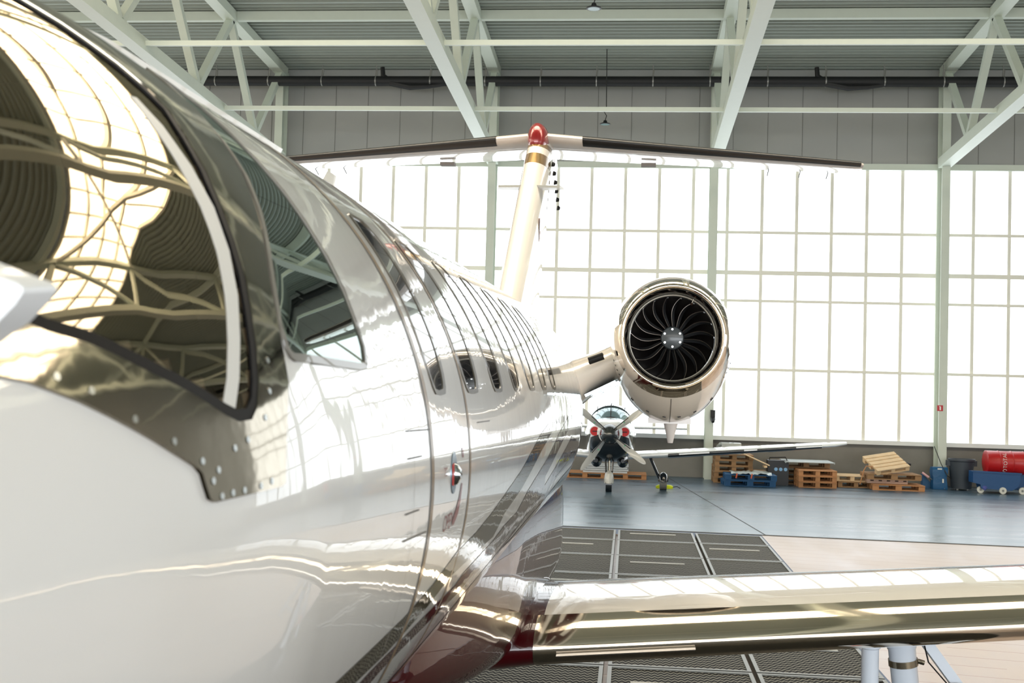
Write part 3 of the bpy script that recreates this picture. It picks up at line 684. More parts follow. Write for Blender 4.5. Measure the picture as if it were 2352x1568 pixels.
bl=[(1284,995),(1261,1045),(1230,1097),(1213,1125),(1186,1176),(1156,1208),(1132,1241),(1065,1314),(1043,1345),(994,1394),(902,1489),(850,1541)]
br=[(1300,995),(1276,1046),(1252,1094),(1249,1123),(1203,1187),(1172,1228),(1150,1250),(1080,1326),(1056,1356),(1010,1402),(922,1489),(872,1541)]
bp=[sphi(*q) for q in bl]; bq=[sphi(*q) for q in br]
fu.patch([(6.6,d2(3))]+bp+[(1.85,d2(-23.5)),(1.95,d2(-27.5))]+bq[::-1]+[(7.6,d2(2.5))],mi=1,off=.0012,res=.06)
# burgundy flare between the fine cream lines, taupe pinstripes beyond
fl_l=[(1314,1000),(1290,1046),(1262,1095),(1238,1135)]; fl_r=[(1339,1022),(1336,1040),(1306,1064),(1284,1090),(1258,1122),(1240,1142)]
fu.patch([sphi(*q) for q in fl_l]+[sphi(*q) for q in fl_r[::-1]],mi=1,off=.0012,res=.08)
for off_,mi_,w_ in((0,2,3.5),(1,2,6)):
    A_=[(1338,1048),(1312,1070),(1291,1094),(1266,1126),(1240,1158),(1206,1196),(1176,1233),(1154,1256)]
    A_=[(x+off_*9,y+off_*11) for x,y in A_]; A_=[q for q in A_ if q[0]<1340]
    lo=[(x+w_*.8,y+w_) for x,y in A_]
    try: fu.patch([sphi(*q) for q in A_]+[sphi(*q) for q in lo[::-1]],mi=mi_,off=.0014,res=.08)
    except Exception as ex: pass
# lower burgundy field of the belly, beyond the visible curve
fu.patch([(2.3,d2(-36)),(3.2,d2(-33)),(4.4,d2(-27)),(5.6,d2(-20)),(7.5,d2(-14)),(9.5,d2(-10)),(9.5,d2(-89)),(2.9,d2(-89)),(2.3,d2(-60))],mi=1,off=.0010,res=.12)
def ring(s0,s1,p0,p1,mi,off=.0014): fu.patch([(s0,d2(p0)),(s1,d2(p0)),(s1,d2(p1)),(s0,d2(p1))],mi=mi,off=off,res=.05)
ring(2.505,2.535,-40,88,3); ring(2.495,2.503,-40,88,4); ring(3.03,3.055,-40,72,3)
ring(2.32,2.323,-30,12,6)
def seg(px0,px1,w=.0035,mi=4):
    a=sphi(*px0);b=sphi(*px1); t=Vector((b[0]-a[0],b[1]-a[1])).normalized(); n=Vector((-t.y,t.x))*w/2
    fu.patch([(a[0]+n.x,a[1]+n.y),(b[0]+n.x,b[1]+n.y),(b[0]-n.x,b[1]-n.y),(a[0]-n.x,a[1]-n.y)],mi=mi,off=.0015,res=.05)
for a,b in(((932,990),(987,986)),((936,1054),(968,1047)),((924,1244),(978,1220)),((930,1182),(962,1170)),((1096,970),(1124,966))): seg(a,b)
# red arrow and small marks on the door
fu.patch([sphi(*q) for q in[(1059,1108),(1054,1140),(1046,1170),(1037,1198),(1040,1206),(1051,1178),(1057,1146),(1061,1110)]],mi=5,off=.0015,res=.02)
fu.patch([sphi(*q) for q in[(1060,1028),(1063,1028),(1064,1050),(1061,1050)]],mi=5,off=.0015,res=.02)
def wrap_text(body,px,size,rot,mi):
    s0,p0=sphi(*px); cu=bpy.data.curves.new('t','FONT'); cu.body=body; cu.size=size; cu.align_x='CENTER'; cu.align_y='CENTER'
    t=bpy.data.objects.new('t',cu); S.collection.objects.link(t); dg=bpy.context.evaluated_depsgraph_get(); me=t.evaluated_get(dg).to_mesh(); k=len(fu.v)
    for v in me.vertices:
        a=v.co.x*math.cos(rot)-v.co.y*math.sin(rot); b=v.co.x*math.sin(rot)+v.co.y*math.cos(rot)
        q,n=PP(s0+a,p0+b/.9,.0016); fu.v.append(J(*q)); fu.n.append(n)
    for p in me.polygons: fu.f.append(tuple(i+k for i in p.vertices)); fu.m.append(mi)
    t.evaluated_get(dg).to_mesh_clear(); bpy.data.objects.remove(t)
wrap_text('OPEN',(1029,1199),.055,0,5); wrap_text('TO',(1023,1085),.03,0,5)
fu.build('fuselage',[M_white,M_burg,M_sgrey,M_seal,M_line,M_redp,mat('pale_seam_line',(200,198,194),.4,coat=1)],JET,origin=None,smooth=30)
# dark cockpit lining ---------------------------------------------------------------
ln=Surf()
Sl=[.35+.04*i for i in range(52)]
for s in Sl:
    for k in range(NP):
        ph=-math.pi/2+2*math.pi*k/NP; q,n=PP(s,ph,-.05); ln.v.append(J(*q)); ln.n.append(-n)
hl=[shrink(h,.03) for h in (ws_in,sw_in)]; hl=hl+[mirror(h) for h in hl]
for i in range(len(Sl)-1):
    for k in range(NP):
        sm_=Sl[i]+.02; ph=-math.pi/2+2*math.pi*(k+.5)/NP
        if any(inpoly(sm_,ph,h) for h in hl): continue
        a=i*NP+k; b=i*NP+(k+1)%NP; ln.f.append((a,a+NP,b+NP,b)); ln.m.append(0)
ln.build('cockpit_lining',mat('dark_cockpit_trim',(40,35,30),.8),JET,smooth=30)
bh=MB()
def cap(s,off=.055,n=48): return [J(*PP(s,2*math.pi*k/n,-off)[0]) for k in range(n)]
bh.add(cap(2.35),[tuple(range(48))]); bh.add(cap(.36),[tuple(range(48))]); bh.build('bulkhead',mat('dark_bulkhead',(62,58,54),.8),JET,smooth=None,fix=False)
m=MB(); m.box(J(CU,1.3,-.62),(1.35,2.0,.04)); m.build('cockpit_floor',mat('cockpit_carpet',(60,56,54),.9),JET,smooth=None)
m=MB(); m.loft([[J(CU-.62+1.24*i/16,s_,z_-.10*abs(i/8-1)**3) for i in range(17)] for s_,z_ in((.55,-.12),(.72,.0),(.92,.06),(.98,.02),(.98,-.35))],False,close=False); m.build('glareshield',mat('black_glareshield',(26,25,25),.8),JET)
for sx in(-.33,.33):
    m=MB()
    m.loft([[J(CU+sx+.22*math.cos(t)*w_,1.62+dy+.07*math.sin(t),z_) for t in [2*math.pi*i/20 for i in range(20)]] for z_,w_,dy in((-.42,1,.0),(-.1,1,.05),(.08,.85,.09),(.12,.5,.10),(.16,.5,.10),(.30,.52,.12),(.36,.4,.12))]); m.build('seat_backrest',mat('grey_seat_leather',(150,152,156),.5),JET)
    m=MB(); m.box(J(CU+sx,1.42,-.42),(.44,.46,.12)); m.build('seat_cushion',mat('grey_seat_leather',(150,152,156),.5),JET)
m=MB(); m.prism([(-.17,0),(-.14,.06),(.14,.06),(.17,0),(.14,-.06),(-.14,-.06)],lambda a,b_,t:J(-.98+a*.6+t,1.33+a*.5,.42+b_),-.006,.006); m.build('sun_visor',mat('cream_sun_visor',(236,226,196),.5),JET,smooth=None)
# white strip lying on the outside of the windshield edge
st_l=[(298,222),(345,282),(405,372),(460,475),(496,575),(516,680),(522,780),(520,870),(508,945)]
st_r=[(312,226),(372,290),(436,380),(490,478),(524,575),(544,680),(549,780),(547,870),(538,937)]
sp=Surf(); sp.patch([sphi(*q) for q in st_l]+[sphi(*q) for q in st_r[::-1]],off=.0018,res=.04,skirt=.0015); sp.build('edge_strip',mat('white_edge_strip',(214,214,211),.5),JET)
# glazing ----------------------------------------------------------------------------
def glassmat(name,tint,gloss,base,blend=.5):
    m=bpy.data.materials.new(name); m.use_nodes=True; nt=m.node_tree; nt.nodes.clear(); o=nt.nodes.new('ShaderNodeOutputMaterial')
    tr=nt.nodes.new('ShaderNodeBsdfTransparent'); tr.inputs[0].default_value=lin(tint); g=nt.nodes.new('ShaderNodeBsdfGlossy'); g.inputs[0].default_value=lin(gloss); g.inputs[1].default_value=.015
    lw=nt.nodes.new('ShaderNodeFresnel'); lw.inputs[0].default_value=1.5; mr=nt.nodes.new('ShaderNodeMapRange'); mr.inputs[3].default_value=base
    nt.links.new(lw.outputs[0],mr.inputs[0]); mx=nt.nodes.new('ShaderNodeMixShader'); nt.links.new(mr.outputs[0],mx.inputs[0]); nt.links.new(tr.outputs[0],mx.inputs[1]); nt.links.new(g.outputs[0],mx.inputs[2]); nt.links.new(mx.outputs[0],o.inputs[0])
    return m
G_ws=glassmat('gold_coated_windshield_glass',(176,166,152),(255,238,210),.15); G_sw=glassmat('green_tinted_side_glass',(120,128,122),(225,238,232),.28)
for pl,nm,G,inr in((ws,'windshield',G_ws,ws_in),(sw,'cockpit_side_window',G_sw,sw_in)):
    for mm in(0,1):
        q=mirror(pl) if mm else pl
        a=Surf(); a.patch(q,off=.0005,res=.04); a.build(nm,G,JET,smooth=30)
        a=Surf(); a.patch(q,[mirror(inr) if mm else inr],off=.004,res=.04,skirt=.008); a.build('window_seal',M_black if nm=='windshield' else mat('grey_window_seal',(110,106,98),.4,coat=.5),JET,smooth=30)
for mm in(0,1):
    a=Surf(); a.patch(mirror(fr) if mm else fr,[mirror(ws) if mm else ws],off=.0055,res=.035,skirt=.008)
    o=a.build('windshield_frame',M_chrome,JET,smooth=30)
    if not mm:
        for q in[(300,965),(390,1015),(455,1060),(492,1080),(530,1030),(560,1010),(600,960),(610,900),(606,830),(500,1140),(525,1132),(552,1126),(590,1116),(615,1105),(480,1105),(200,900),(120,868)]:
            s_,p_=sphi(*q); c_,n_=PP(s_,p_,.0055); rv=MB(); rv.tube([Vector(J(*c_)),Vector(J(*(c_+n_*.001)))],.0045,8); rv.build('rivet',mat('bright_rivet',(200,204,204),.25,metal=1),JET)
# wiper-like air nozzle fairing at the lower left, close to the lens
m=MB(); 
def pj(px,py,s_): a,b=ray(px,py); return (a*s_,s_,b*s_)
out=[(-90,560),(0,603),(60,627),(118,648),(131,658),(130,668),(112,695),(66,742),(30,766),(0,788),(-90,830)]
r0=[J(*pj(x,y,.90)) for x,y in out]; r1=[(a-.012,b-.03,c-.004) for a,b,c in r0]; r2=[(a-.02,b-.26,c-.05) for a,b,c in r0]
m.loft([r1,r0],True); m.build('air_nozzle_fairing',mat('white_satin_fairing',(232,234,236),.35,coat=.5),JET,smooth=20)
m=MB(); m.bar(J(-.60,.86,-.02),J(-.72,.80,-.06),.10,.03); m.build('nozzle_bracket',M_chrome,JET)
# cabin windows ------------------------------------------------------------------------
M_cw=mat('dark_cabin_glass',(20,24,28),.08,coat=1,coatr=.01); M_cf=mat('grey_window_rim',(84,78,66),.35,coat=.6)
def vphi(v): return math.asin(max(-1,min(1,(v+.234)/.9)))
for k in range(7):
    sa=2.80+.535*k; s0,s1=sa-.27,sa; p0,p1=vphi(-.03),vphi(.375)
    if k==0: s0=sa-.20
    rect=rnd([(s0,p0),(s0,p1),(s1,p1),(s1,p0)][::-1] if False else [(s0,p0),(s1,p0),(s1,p1),(s0,p1)],1)
    rect=rnd([(s0+.00,p0),((s0+s1)/2,p0-.01),(s1,p0),(s1+.004,(p0+p1)/2),(s1,p1),((s0+s1)/2,p1+.01),(s0,p1),(s0-.004,(p0+p1)/2)],2)
    if area(rect)<0: rect=rect[::-1]
    cx_=(s0+s1)/2; cy_=(p0+p1)/2; inn=[(cx_+(x-cx_)*.78-.008,cy_+(y-cy_)*.95) for x,y in rect]
    a=Surf(); a.patch(rect,[inn],off=.003,res=.04,skirt=.005); fr_=a.build('window_rim',M_cf,JET,smooth=30)
    a=Surf(); a.patch(inn,off=.0008,res=.04); a.build('cabin_window',M_cw,JET,smooth=30)
# door handle -----------------------------------------------------------------------------
hs,hp=sphi(1042,1085)
el=[(hs+.04*math.cos(t),hp+.056*math.sin(t)) for t in [2*math.pi*i/28 for i in range(28)]]
a=Surf(); a.patch(el,off=.002,res=.02,skirt=.003); dh=a.build('door_handle',mat('steel_blue_recess',(110,128,140),.25,metal=.6),JET,smooth=30)
a=Surf(); a.patch([(hs-.026,hp-.03),(hs-.012,hp-.034),(hs-.010,hp+.026),(hs-.026,hp+.022)],off=.004,res=.02,skirt=.003); a.build('red_flag',mat('handle_red',(190,44,34),.4),dh,smooth=30)
c_,n_=PP(hs+.006,hp-.005,.0); m=MB(); m.loft([[J(*(Vector(P0(hs+dx+ .016*math.cos(t),hp-.005+ r_*math.sin(t)))+nrm(hs,hp)*hh)) for t in [2*math.pi*i/16 for i in range(16)]] for dx,r_,hh in((.008,.03,0),(.008,.026,.010),(.010,.012,.017))]); m.build('lever',mat('polished_lever',(190,196,200),.12,metal=1),dh)
# roof antennas ----------------------------------------------------------------------------
def blade(u0,s0,v0,ln_,ht,sw_,th,nm='antenna'):
    m=MB(); sec_=[(-.5,0),(-.3,.5),(.1,.45),(.5,0),(.1,-.45),(-.3,-.5)]
    m.loft([[J(u0+b_*th*k,s0+sw_*t+a_*ln_*k,v0+ht*t) for a_,b_ in sec_] for t,k in((0,1),(.7,.8),(1,.55))]); m.build(nm,mat('white_antenna',(228,226,220),.4,coat=.5),JET)
blade(CU,4.72,.655,.35,.20,.12,.03); blade(CU+.16,3.15,.64,.45,.03,.02,.08)
a=Surf(); a.patch([(1.95,d2(64)),(2.9,d2(63)),(2.9,d2(66)),(1.95,d2(67))],off=.012,res=.06,skirt=.014); a.build('roof_strake',mat('white_antenna',(228,226,220),.4,coat=.5),JET,smooth=30)
# belly fairing ----------------------------------------------------------------------------
BK=[(3.0,.30,-.85,.3,.16),(3.5,.50,-.88,.4,.23),(4.1,.66,-.90,.55,.28),(4.8,.765,-.92,.7,.36),(5.4,.80,-.93,.75,.41),(7.6,.80,-.93,.75,.43),(8.6,.72,-.92,.7,.36),(9.6,.45,-.86,.5,.24),(10.2,.2,-.80,.3,.1)]
bf=[pchip([k[0] for k in BK],[k[j] for k in BK]) for j in range(1,5)]
m=MB(); rings=[]; s=3.0
while s<=10.2:
    w_,vm_,h1,h2=[f(s) for f in bf]; r=[]
    for k in range(64):
        t=2*math.pi*k/64; c_,n_=math.cos(t),math.sin(t); e=2/(2.9 if n_>0 else 4.2)
        r.append(J(CU+w_*math.copysign(abs(c_)**e,c_),s,vm_+(h1 if n_>0 else h2)*math.copysign(abs(n_)**e,n_)))
    rings.append(r); s+=.1
m.loft(rings); m.build('belly_fairing',M_burg,JET,smooth=60)
# wing ----------------------------------------------------------------------------------------
def naca(t,cmb,n=28):
    up_,lo_=[],[]
    for i in range(n+1):
        x=(1-math.cos(math.pi*i/n))/2; y=5*t*(.2969*math.sqrt(x)-.126*x-.3516*x*x+.2843*x**3-.1015*x**4)
        c_=cmb*(1-((x-.4)/(.4 if x<.4 else .6))**2); up_.append((x,c_+y)); lo_.append((x,c_-y))
    return up_,lo_
U_,L_=naca(.148,.004)
def wst(u):    # LE s, LE v, chord
    d=u+.57; return 5.50+.045*d, -1.255+.092*d, 1.98-.105*d
def wingpts(u,lst,off=0):
    s0,v0,c=wst(u); return [(s0+x*c*1.0+0*y,v0+y*c*(1 if u<5 else 1)-.0*x) for x,y in lst]
def wing_part(lst_sel,name,mt,us,closed=True,push=0.0):
    m=MB(); 
    m.loft([[J(u,s_,v_) for s_,v_ in wingpts(u,lst_sel)] for u in us],closed,close=True); return m.build(name,mt,JET,smooth=40)
us=[-.9,-.57,-.2,.4,1,1.7,2.6,3.6,4.8,6,6.7]
prof=U_[::-1]+L_[1:]
M_wing=mat('cream_wing_paint',(240,235,226),.3,coat=1,coatr=.02)
wing_part(prof,'wing',M_wing,us)
# polished leading edge, wrapped 2 mm proud of the wing nose
iu=max(i for i,(x,y) in enumerate(U_) if x<.125); il=max(i for i,(x,y) in enumerate(L_) if x<.06)
lep=U_[:iu+1][::-1]+L_[1:il+1]
M_le=mat('brushed_polished_leading_edge',(224,212,194),.07,metal=1)
def lerow(u,o_):
    P_=wingpts(u,lep); out=[]
    for i,(s_,v_) in enumerate(P_):
        a=P_[max(i-1,0)];b=P_[min(i+1,len(P_)-1)]; t=Vector((b[0]-a[0],b[1]-a[1])).normalized(); n_=Vector((t.y,-t.x))
        if n_.x>0 and abs(n_.y)<.5: n_=-n_
        if i<len(P_)//2 and n_.y<0 and s_>wst(u)[0]+.05: n_=-n_
        out.append(J(u,s_+n_.x*o_,v_+n_.y*o_))
    return out
m=MB(); us2=[-.53]+us[2:]; m.loft([lerow(u,.003) for u in us2],False,close=False); m.build('polished_leading_edge',M_le,JET,smooth=60)
m=MB(); 
for u0,u1 in((-.42,.22),):
    a=wst(u0);b=wst(u1); m.prism([(-.028,-.012),(.02,-.005),(.02,-.028)],lambda p,q,t:J(t,(a[0] if t==u0 else b[0])+p,(a[1] if t==u0 else b[1])+q-.012),u0,u1)
m.build('stall_strip',mat('stall_strip_metal',(170,164,158),.3,metal=.8),JET,smooth=None)
# starboard wing (same plan, mirrored)
m=MB(); m.loft([[J(2*CU-u,s_,v_) for s_,v_ in wingpts(u,prof)] for u in us],True); m.build('wing',M_wing,JET,smooth=40)
# root fillet
m=MB(); m.loft([[J(u,s_+(.02 if i==0 else 0),v_+ (d_ if True else 0)) for i,(s_,v_) in enumerate([(wst(u)[0]+x*wst(u)[2],wst(u)[1]+y*wst(u)[2]*k) for x,y in prof])] for u,d_,k in((-.76,0,1.14),(-.67,0,1.10),(-.60,0,1.05),(-.54,0,1.012),(-.50,0,1.002))],False); m.build('wing_root_fillet',M_burg,JET,smooth=60)
# main gear -------------------------------------------------------------------------------------
gu,gs=1.27,6.02
M_gw=mat('pale_blue_grey_gear_paint',(206,214,224),.3,coat=.6); 
m=MB(); a,b=Vector(J(gu-.04,gs,-1.16)),Vector(J(gu+.06,gs+.05,-1.95)); m.tube([a,a.lerp(b,.12),a.lerp(b,.13),b],[.075,.07,.066,.062],20); mg=m.build('main_gear',M_gw,JET)
def sub(mb,n,mt,**k): return mb.build(n,mt,mg,**k)
m=MB(); p=a.lerp(b,.19); q=a.lerp(b,.23); m.tube([p,q],.071,20); m.tube([a.lerp(b,.20)+Vector((.07,-.0,0)),a.lerp(b,.21)+Vector((.10,-.0,0))],.012,8); sub(m,'clamp_band',mat('steel_clamp',(150,140,120),.25,metal=1))
m=MB(); m.tube([b,Vector(J(gu+.07,gs+.06,-2.12))],.045,16); sub(m,'piston',M_chrome)
m=MB(); m.tube([Vector(J(gu+.02,gs+.2,-2.17)),Vector(J(gu+.18,gs+.2,-2.17))],.275,36); sub(m,'tyre',mat('black_tyre_rubber',(26,27,28),.7)) 
m=MB(); m.tube([Vector(J(gu+.0,gs+.2,-2.17)),Vector(J(gu+.20,gs+.2,-2.17))],.12,24); sub(m,'wheel_hub',M_gw)
m=MB(); m.bar(J(gu+.07,gs+.06,-2.10),J(gu+.1,gs+.22,-2.17),.06,.08); sub(m,'trailing_link',M_gw)
m=MB(); a2,b2=Vector(J(gu-.19,gs-.06,-1.20)),Vector(J(gu-.185,gs-.04,-1.80)); m.tube([a2,a2.lerp(b2,.08),a2.lerp(b2,.09),b2],[.05,.05,.042,.042],16); sub(m,'actuator',M_gw)
m=MB(); 
for k in range(10):
    t0,t1=-2.1+k*.12,-2.1+(k+1)*.12
    for z0,z1,mi in((-1.565,-1.66,0),): m.add([J(gu-.187+.0435*math.cos(t),gs-.05+.0435*math.sin(t),z) for t,z in((t0,z0),(t1,z0),(t1,z1),(t0,z1))],[(0,1,2,3)])
sub(m,'placard',mat('orange_placard',(176,66,40),.5),smooth=None)
m=MB(); 
for z in [-1.58-.012*i for i in range(6)]:
    for k in range(6):
        t0,t1=-1.95+k*.13,-1.95+k*.13+.1; m.add([J(gu-.187+.0442*math.cos(t),gs-.05+.0442*math.sin(t),zz) for t,zz in((t0,z),(t1,z),(t1,z-.004),(t0,z-.004))],[(0,1,2,3)])
sub(m,'placard_print',mat('placard_white_lines',(220,190,170),.5),smooth=None)
m=MB(); a3,b3=Vector(J(gu+.06,gs-.02,-1.19)),Vector(J(gu+.42,gs+.05,-1.66)); m.bar(a3,b3,.035,.05); m.bar(a3.lerp(b3,.72),Vector(J(gu+.09,gs+.0,-1.60)),.022,.022); sub(m,'side_brace',M_gw)
m=MB(); 
for k in range(5): m.tube([Vector(J(gu+.05+.012*k,gs-.05,-1.45)),Vector(J(gu+.085+.01*k,gs-.05,-1.6)),Vector(J(gu+.08+.012*k,gs-.04,-1.85))],.006,6)
m.tube([a3+Vector((0,-.02,0)),a3+Vector((.03,-.02,-.12)),a3+Vector((.12,-.02,-.22)),a3+Vector((.2,-.02,-.22))],.004,6); sub(m,'brake_line',M_black)
m=MB(); m.prism([(-.36,0),(-.12,.035),(.2,.04),(.26,.01),(.1,-.02),(-.2,-.025)],lambda p_,q_,t:J(gu+p_,gs-.06+q_*3,-1.215+.09*(p_)*1+t),-.004,.004); sub(m,'gear_plate',M_gw,smooth=None)
# other gear legs, standing on the floor out of view
m=MB(); m.tube([Vector(J(2*CU-gu,gs,-1.1)),Vector(J(2*CU-gu,gs+.05,-2.17))],.06,14); m.tube([Vector(J(2*CU-gu-.08,gs+.2,-2.17)),Vector(J(2*CU-gu+.08,gs+.2,-2.17))],.275,30); m.build('main_gear',M_gw,JET)
m=MB(); m.tube([Vector(J(CU,.2,-.8)),Vector(J(CU,.1,-2.22))],.05,14); m.tube([Vector(J(CU-.06,.1,-2.23)),Vector(J(CU+.06,.1,-2.23))],.215,30); m.build('nose_gear',M_gw,JET)
# fin ------------------------------------------------------------------------------------------------
def fsec(u0,s0,v0,ch,th,n=18):
    a,b=naca(th/ch,0,n); return [J(u0+y*ch,s0+x*ch,v0) for x,y in a[::-1]]+[J(u0-y*ch,s0+x*ch,v0) for x,y in [(x,y) for x,y in a][1:-1]]
def finst(t): return 10.55+2.55*t,.62+2.13*t,2.9-1.1*t,.34-.06*t
def fin_part(t0,t1,n,grow=0):
    m=MB(); R=[]
    for i in range(n+1):
        t=t0+(t1-t0)*i/n; s0,v0,ch,th=finst(t); R.append(fsec(CU,s0-grow,v0,ch+2*grow,th+2*grow))
    m.loft(R); return m
M_fin=mat('cream_fin_paint',(246,240,230),.3,coat=1,coatr=.02); M_gold=mat('gold_band_paint',(150,118,62),.3,metal=.6,coat=1); M_red=mat('deep_red_cap_paint',(140,14,18),.28,metal=.2,coat=1)
fin=fin_part(-.25,1,12).build('tail_fin',M_fin,JET,smooth=40)
fin_part(.835,.90,2,.002).build('gold_band',M_gold,fin); fin_part(.945,.975,2,.002).build('gold_band',M_gold,fin)
m=MB(); s1,v1,c1,t1=finst(.975)
m.loft([[J(CU+.17*math.cos(t)*k,sc,vc+(hh)*math.sin(t)) for t in [2*math.pi*i/24 for i in range(24)]] for sc,k,hh,vc in((12.99,.2,.06,v1+.02),(13.03,.45,.12,v1+.04),(13.12,.62,.17,v1+.06),(13.3,.72,.19,v1+.07),(13.6,.78,.19,v1+.07),(14.3,.78,.16,v1+.07),(15.0,.5,.1,v1+.06),(15.3,.1,.03,v1+.05))]); m.build('fin_cap',M_red,JET,smooth=50)
for k in range(6):
    m=MB(); sx,vx=13.35+.17*k,2.50-.075*k; m.tube([Vector(J(CU+.16,sx,vx)),Vector(J(CU+.19,sx+.01,vx-.004))],[.03,.02],8); m.build('static_stud',M_dark,fin)
for sgn in(-1,1):
    m=MB(); m.prism([(.05,0),(.33,.02),(.36,.16),(.05,.22)],lambda a_,b_,t:J(CU+sgn*a_,12.42+b_,2.09+t),-.012,.012); m.build('fin_strake',mat('grey_strake',(176,172,160),.35,coat=.5),fin,smooth=None)
# red trim mark on the fin side
m=MB(); m.add([J(CU+.152,12.2,1.72),J(CU+.154,12.35,1.74),J(CU+.156,12.2,1.45),J(CU+.154,12.1,1.46)],[(0,1,2,3)]); m.build('red_mark',M_redp,fin,smooth=None,fix=False)
# tailplane ---------------------------------------------------------------------------------------------
def tst(w_): k=(w_-.0)/3.84; return 13.18+1.32*k, 2.80-.06*k, 1.42-.72*k
Ut,Lt=naca(.11,0,20); tprof=Ut[::-1]+Lt[1:-1]
M_tail=mat('white_tailplane_paint',(214,204,194),.25,coat=1,coatr=.03)
M_boot=mat('black_deice_boot',(24,23,23),.35,coat=.3,coatr=.25)
for sgn in(-1,1):
    m=MB(); m.loft([[J(CU+sgn*w_,tst(w_)[0]+x*tst(w_)[2]*k+ (1-k)*.3,tst(w_)[1]+y*tst(w_)[2]*k) for x,y in tprof] for w_,k in((.1,1),(.3,1),(1.2,1),(2.4,1),(3.6,1),(3.78,.93),(3.84,.8))]); tp=m.build('tailplane',M_tail,JET,smooth=40)
    bi=max(i for i,(x,y) in enumerate(Ut) if x<.1); bpz=Ut[:bi+1][::-1]+Lt[1:bi+1]
    m=MB(); m.loft([[J(CU+sgn*w_,tst(w_)[0]-.006+x*tst(w_)[2]*1.02,tst(w_)[1]+y*tst(w_)[2]*1.10) for x,y in bpz] for w_ in(.50,1.2,2.4,3.6,3.80)],True); m.build('deice_boot',M_boot,tp,smooth=60)
    m=MB(); m.box(J(CU+sgn*1.25,14.45,2.70),(.18,.12,.035)); m.build('trim_actuator',mat('actuator_grey',(120,112,104),.5),tp,smooth=None)
    for w_ in(2.75,3.15,3.5):
        m=MB(); m.tube([Vector(J(CU+sgn*w_,tst(w_)[0]+tst(w_)[2],tst(w_)[1])),Vector(J(CU+sgn*(w_+.0),tst(w_)[0]+tst(w_)[2]+.16,tst(w_)[1]-.05))],.006,5); m.build('static_wick',M_edge,tp)
# engine nacelle --------------------------------------------------------------------------------------------
EU,ES,EV=.118,7.60,.318
def nring(s_,rh,ru,rd,e=2.0,n=72,dv=0): return [J(EU+rh*math.copysign(abs(math.cos(t))**(2/e),math.cos(t)),s_,EV+dv+(ru if math.sin(t)>0 else rd)*math.copysign(abs(math.sin(t))**(2/e),math.sin(t))) for t in [2*math.pi*i/n for i in range(n)]]
NK=[(7.74,.382,.382,.395),(7.85,.398,.402,.44),(8.0,.410,.42,.495),(8.2,.420,.435,.55),(8.45,.425,.442,.578),(8.9,.42,.44,.57),(9.4,.38,.41,.48),(9.9,.32,.33,.36),(10.3,.26,.27,.28)]
nf=[pchip([k[0] for k in NK],[k[j] for k in NK]) for j in(1,2,3)]
m=MB(); R=[]; s=7.74
while s<=10.31: R.append(nring(s,*[f(s) for f in nf])); s+=.06
m.loft(R,False); eng=m.build('engine_nacelle',mat('cream_nacelle_paint',(250,243,234),.28,coat=1,coatr=.02,bump=.0006,bscale=4),JET,smooth=60)
def esub(m_,n_,mt,**k): return m_.build(n_,mt,eng,**k)
LK=[(7.742,.382,.382,.396),(7.70,.373,.374,.381),(7.65,.358,.358,.362),(7.61,.340,.340,.342),(7.60,.328,.328,.328),(7.605,.316,.316,.316),(7.63,.305,.305,.305),(7.68,.297,.297,.297),(7.75,.292,.292,.292)]
m=MB(); m.loft([nring(*k) for k in LK],False); esub(m,'inlet_lip',mat('polished_inlet_lip',(234,222,208),.05,metal=1),smooth=80)
m=MB(); m.loft([nring(7.75,.292,.292,.292),nring(7.755,.286,.286,.286),nring(7.9,.287,.287,.287),nring(8.15,.288,.288,.288)],False); esub(m,'inlet_duct',mat('grey_inlet_duct',(92,92,90),.3,metal=.5))
m=MB(); m.loft([nring(7.86,.2875,.2875,.2875),nring(7.862,.281,.281,.281),nring(7.90,.281,.281,.281),nring(7.902,.2875,.2875,.2875)],False); esub(m,'abradable_ring',mat('white_rub_strip',(214,210,198),.4))
m=MB(); m.add(nring(8.14,.285,.285,.285),[tuple(range(72))]); esub(m,'stator_disc',M_dark,smooth=None,fix=False)
M_bl=mat('dark_titanium_blade',(30,27,27),.36,metal=.55); M_ble=mat('worn_blade_edge',(120,112,106),.35,metal=.8)
NB=19
def bpt(k,fr,fc):      # radial fraction, chord fraction
    r=.074+(.279-.074)*fr
    th=2*math.pi*k/NB - rad(5)*math.sin(fr*math.pi)+rad(11)*fr*fr
    tw=rad(8+9*fr)*fc; sx=7.93+.012*math.sin(fr*3)+ .085*fc*(1-.62*fr)
    return Vector(J(EU+r*math.sin(th-tw),sx,EV+r*math.cos(th-tw)))
for k in range(NB):
    m=MB(); nr,nc=12,6; vs=[bpt(k,i/nr,j/nc) for i in range(nr+1) for j in range(nc+1)]
    m.add(vs+[v+Vector((0,.004,0)) for v in vs],[(i*(nc+1)+j,(i+1)*(nc+1)+j,(i+1)*(nc+1)+j+1,i*(nc+1)+j+1) for i in range(nr) for j in range(nc)]+[((nr+1)*(nc+1)+i*(nc+1)+j,(nr+1)*(nc+1)+i*(nc+1)+j+1,(nr+1)*(nc+1)+(i+1)*(nc+1)+j+1,(nr+1)*(nc+1)+(i+1)*(nc+1)+j) for i in range(nr) for j in range(nc)])
    m.tube([bpt(k,i/nr,0) for i in range(nr+1)],.0021,5,mi=1)
    esub(m,'fan_blade',[M_bl,M_ble],fix=False,smooth=60)
m=MB(); m.loft([[J(EU+r*math.cos(t),s_,EV+r*math.sin(t)) for t in [2*math.pi*i/36 for i in range(36)]] for s_,r in((7.875,.001),(7.875,.068),(7.879,.074),(7.90,.078),(8.05,.08))],True); spn=esub(m,'spinner',mat('slate_spinner',(66,72,76),.35,coat=.3),smooth=50)
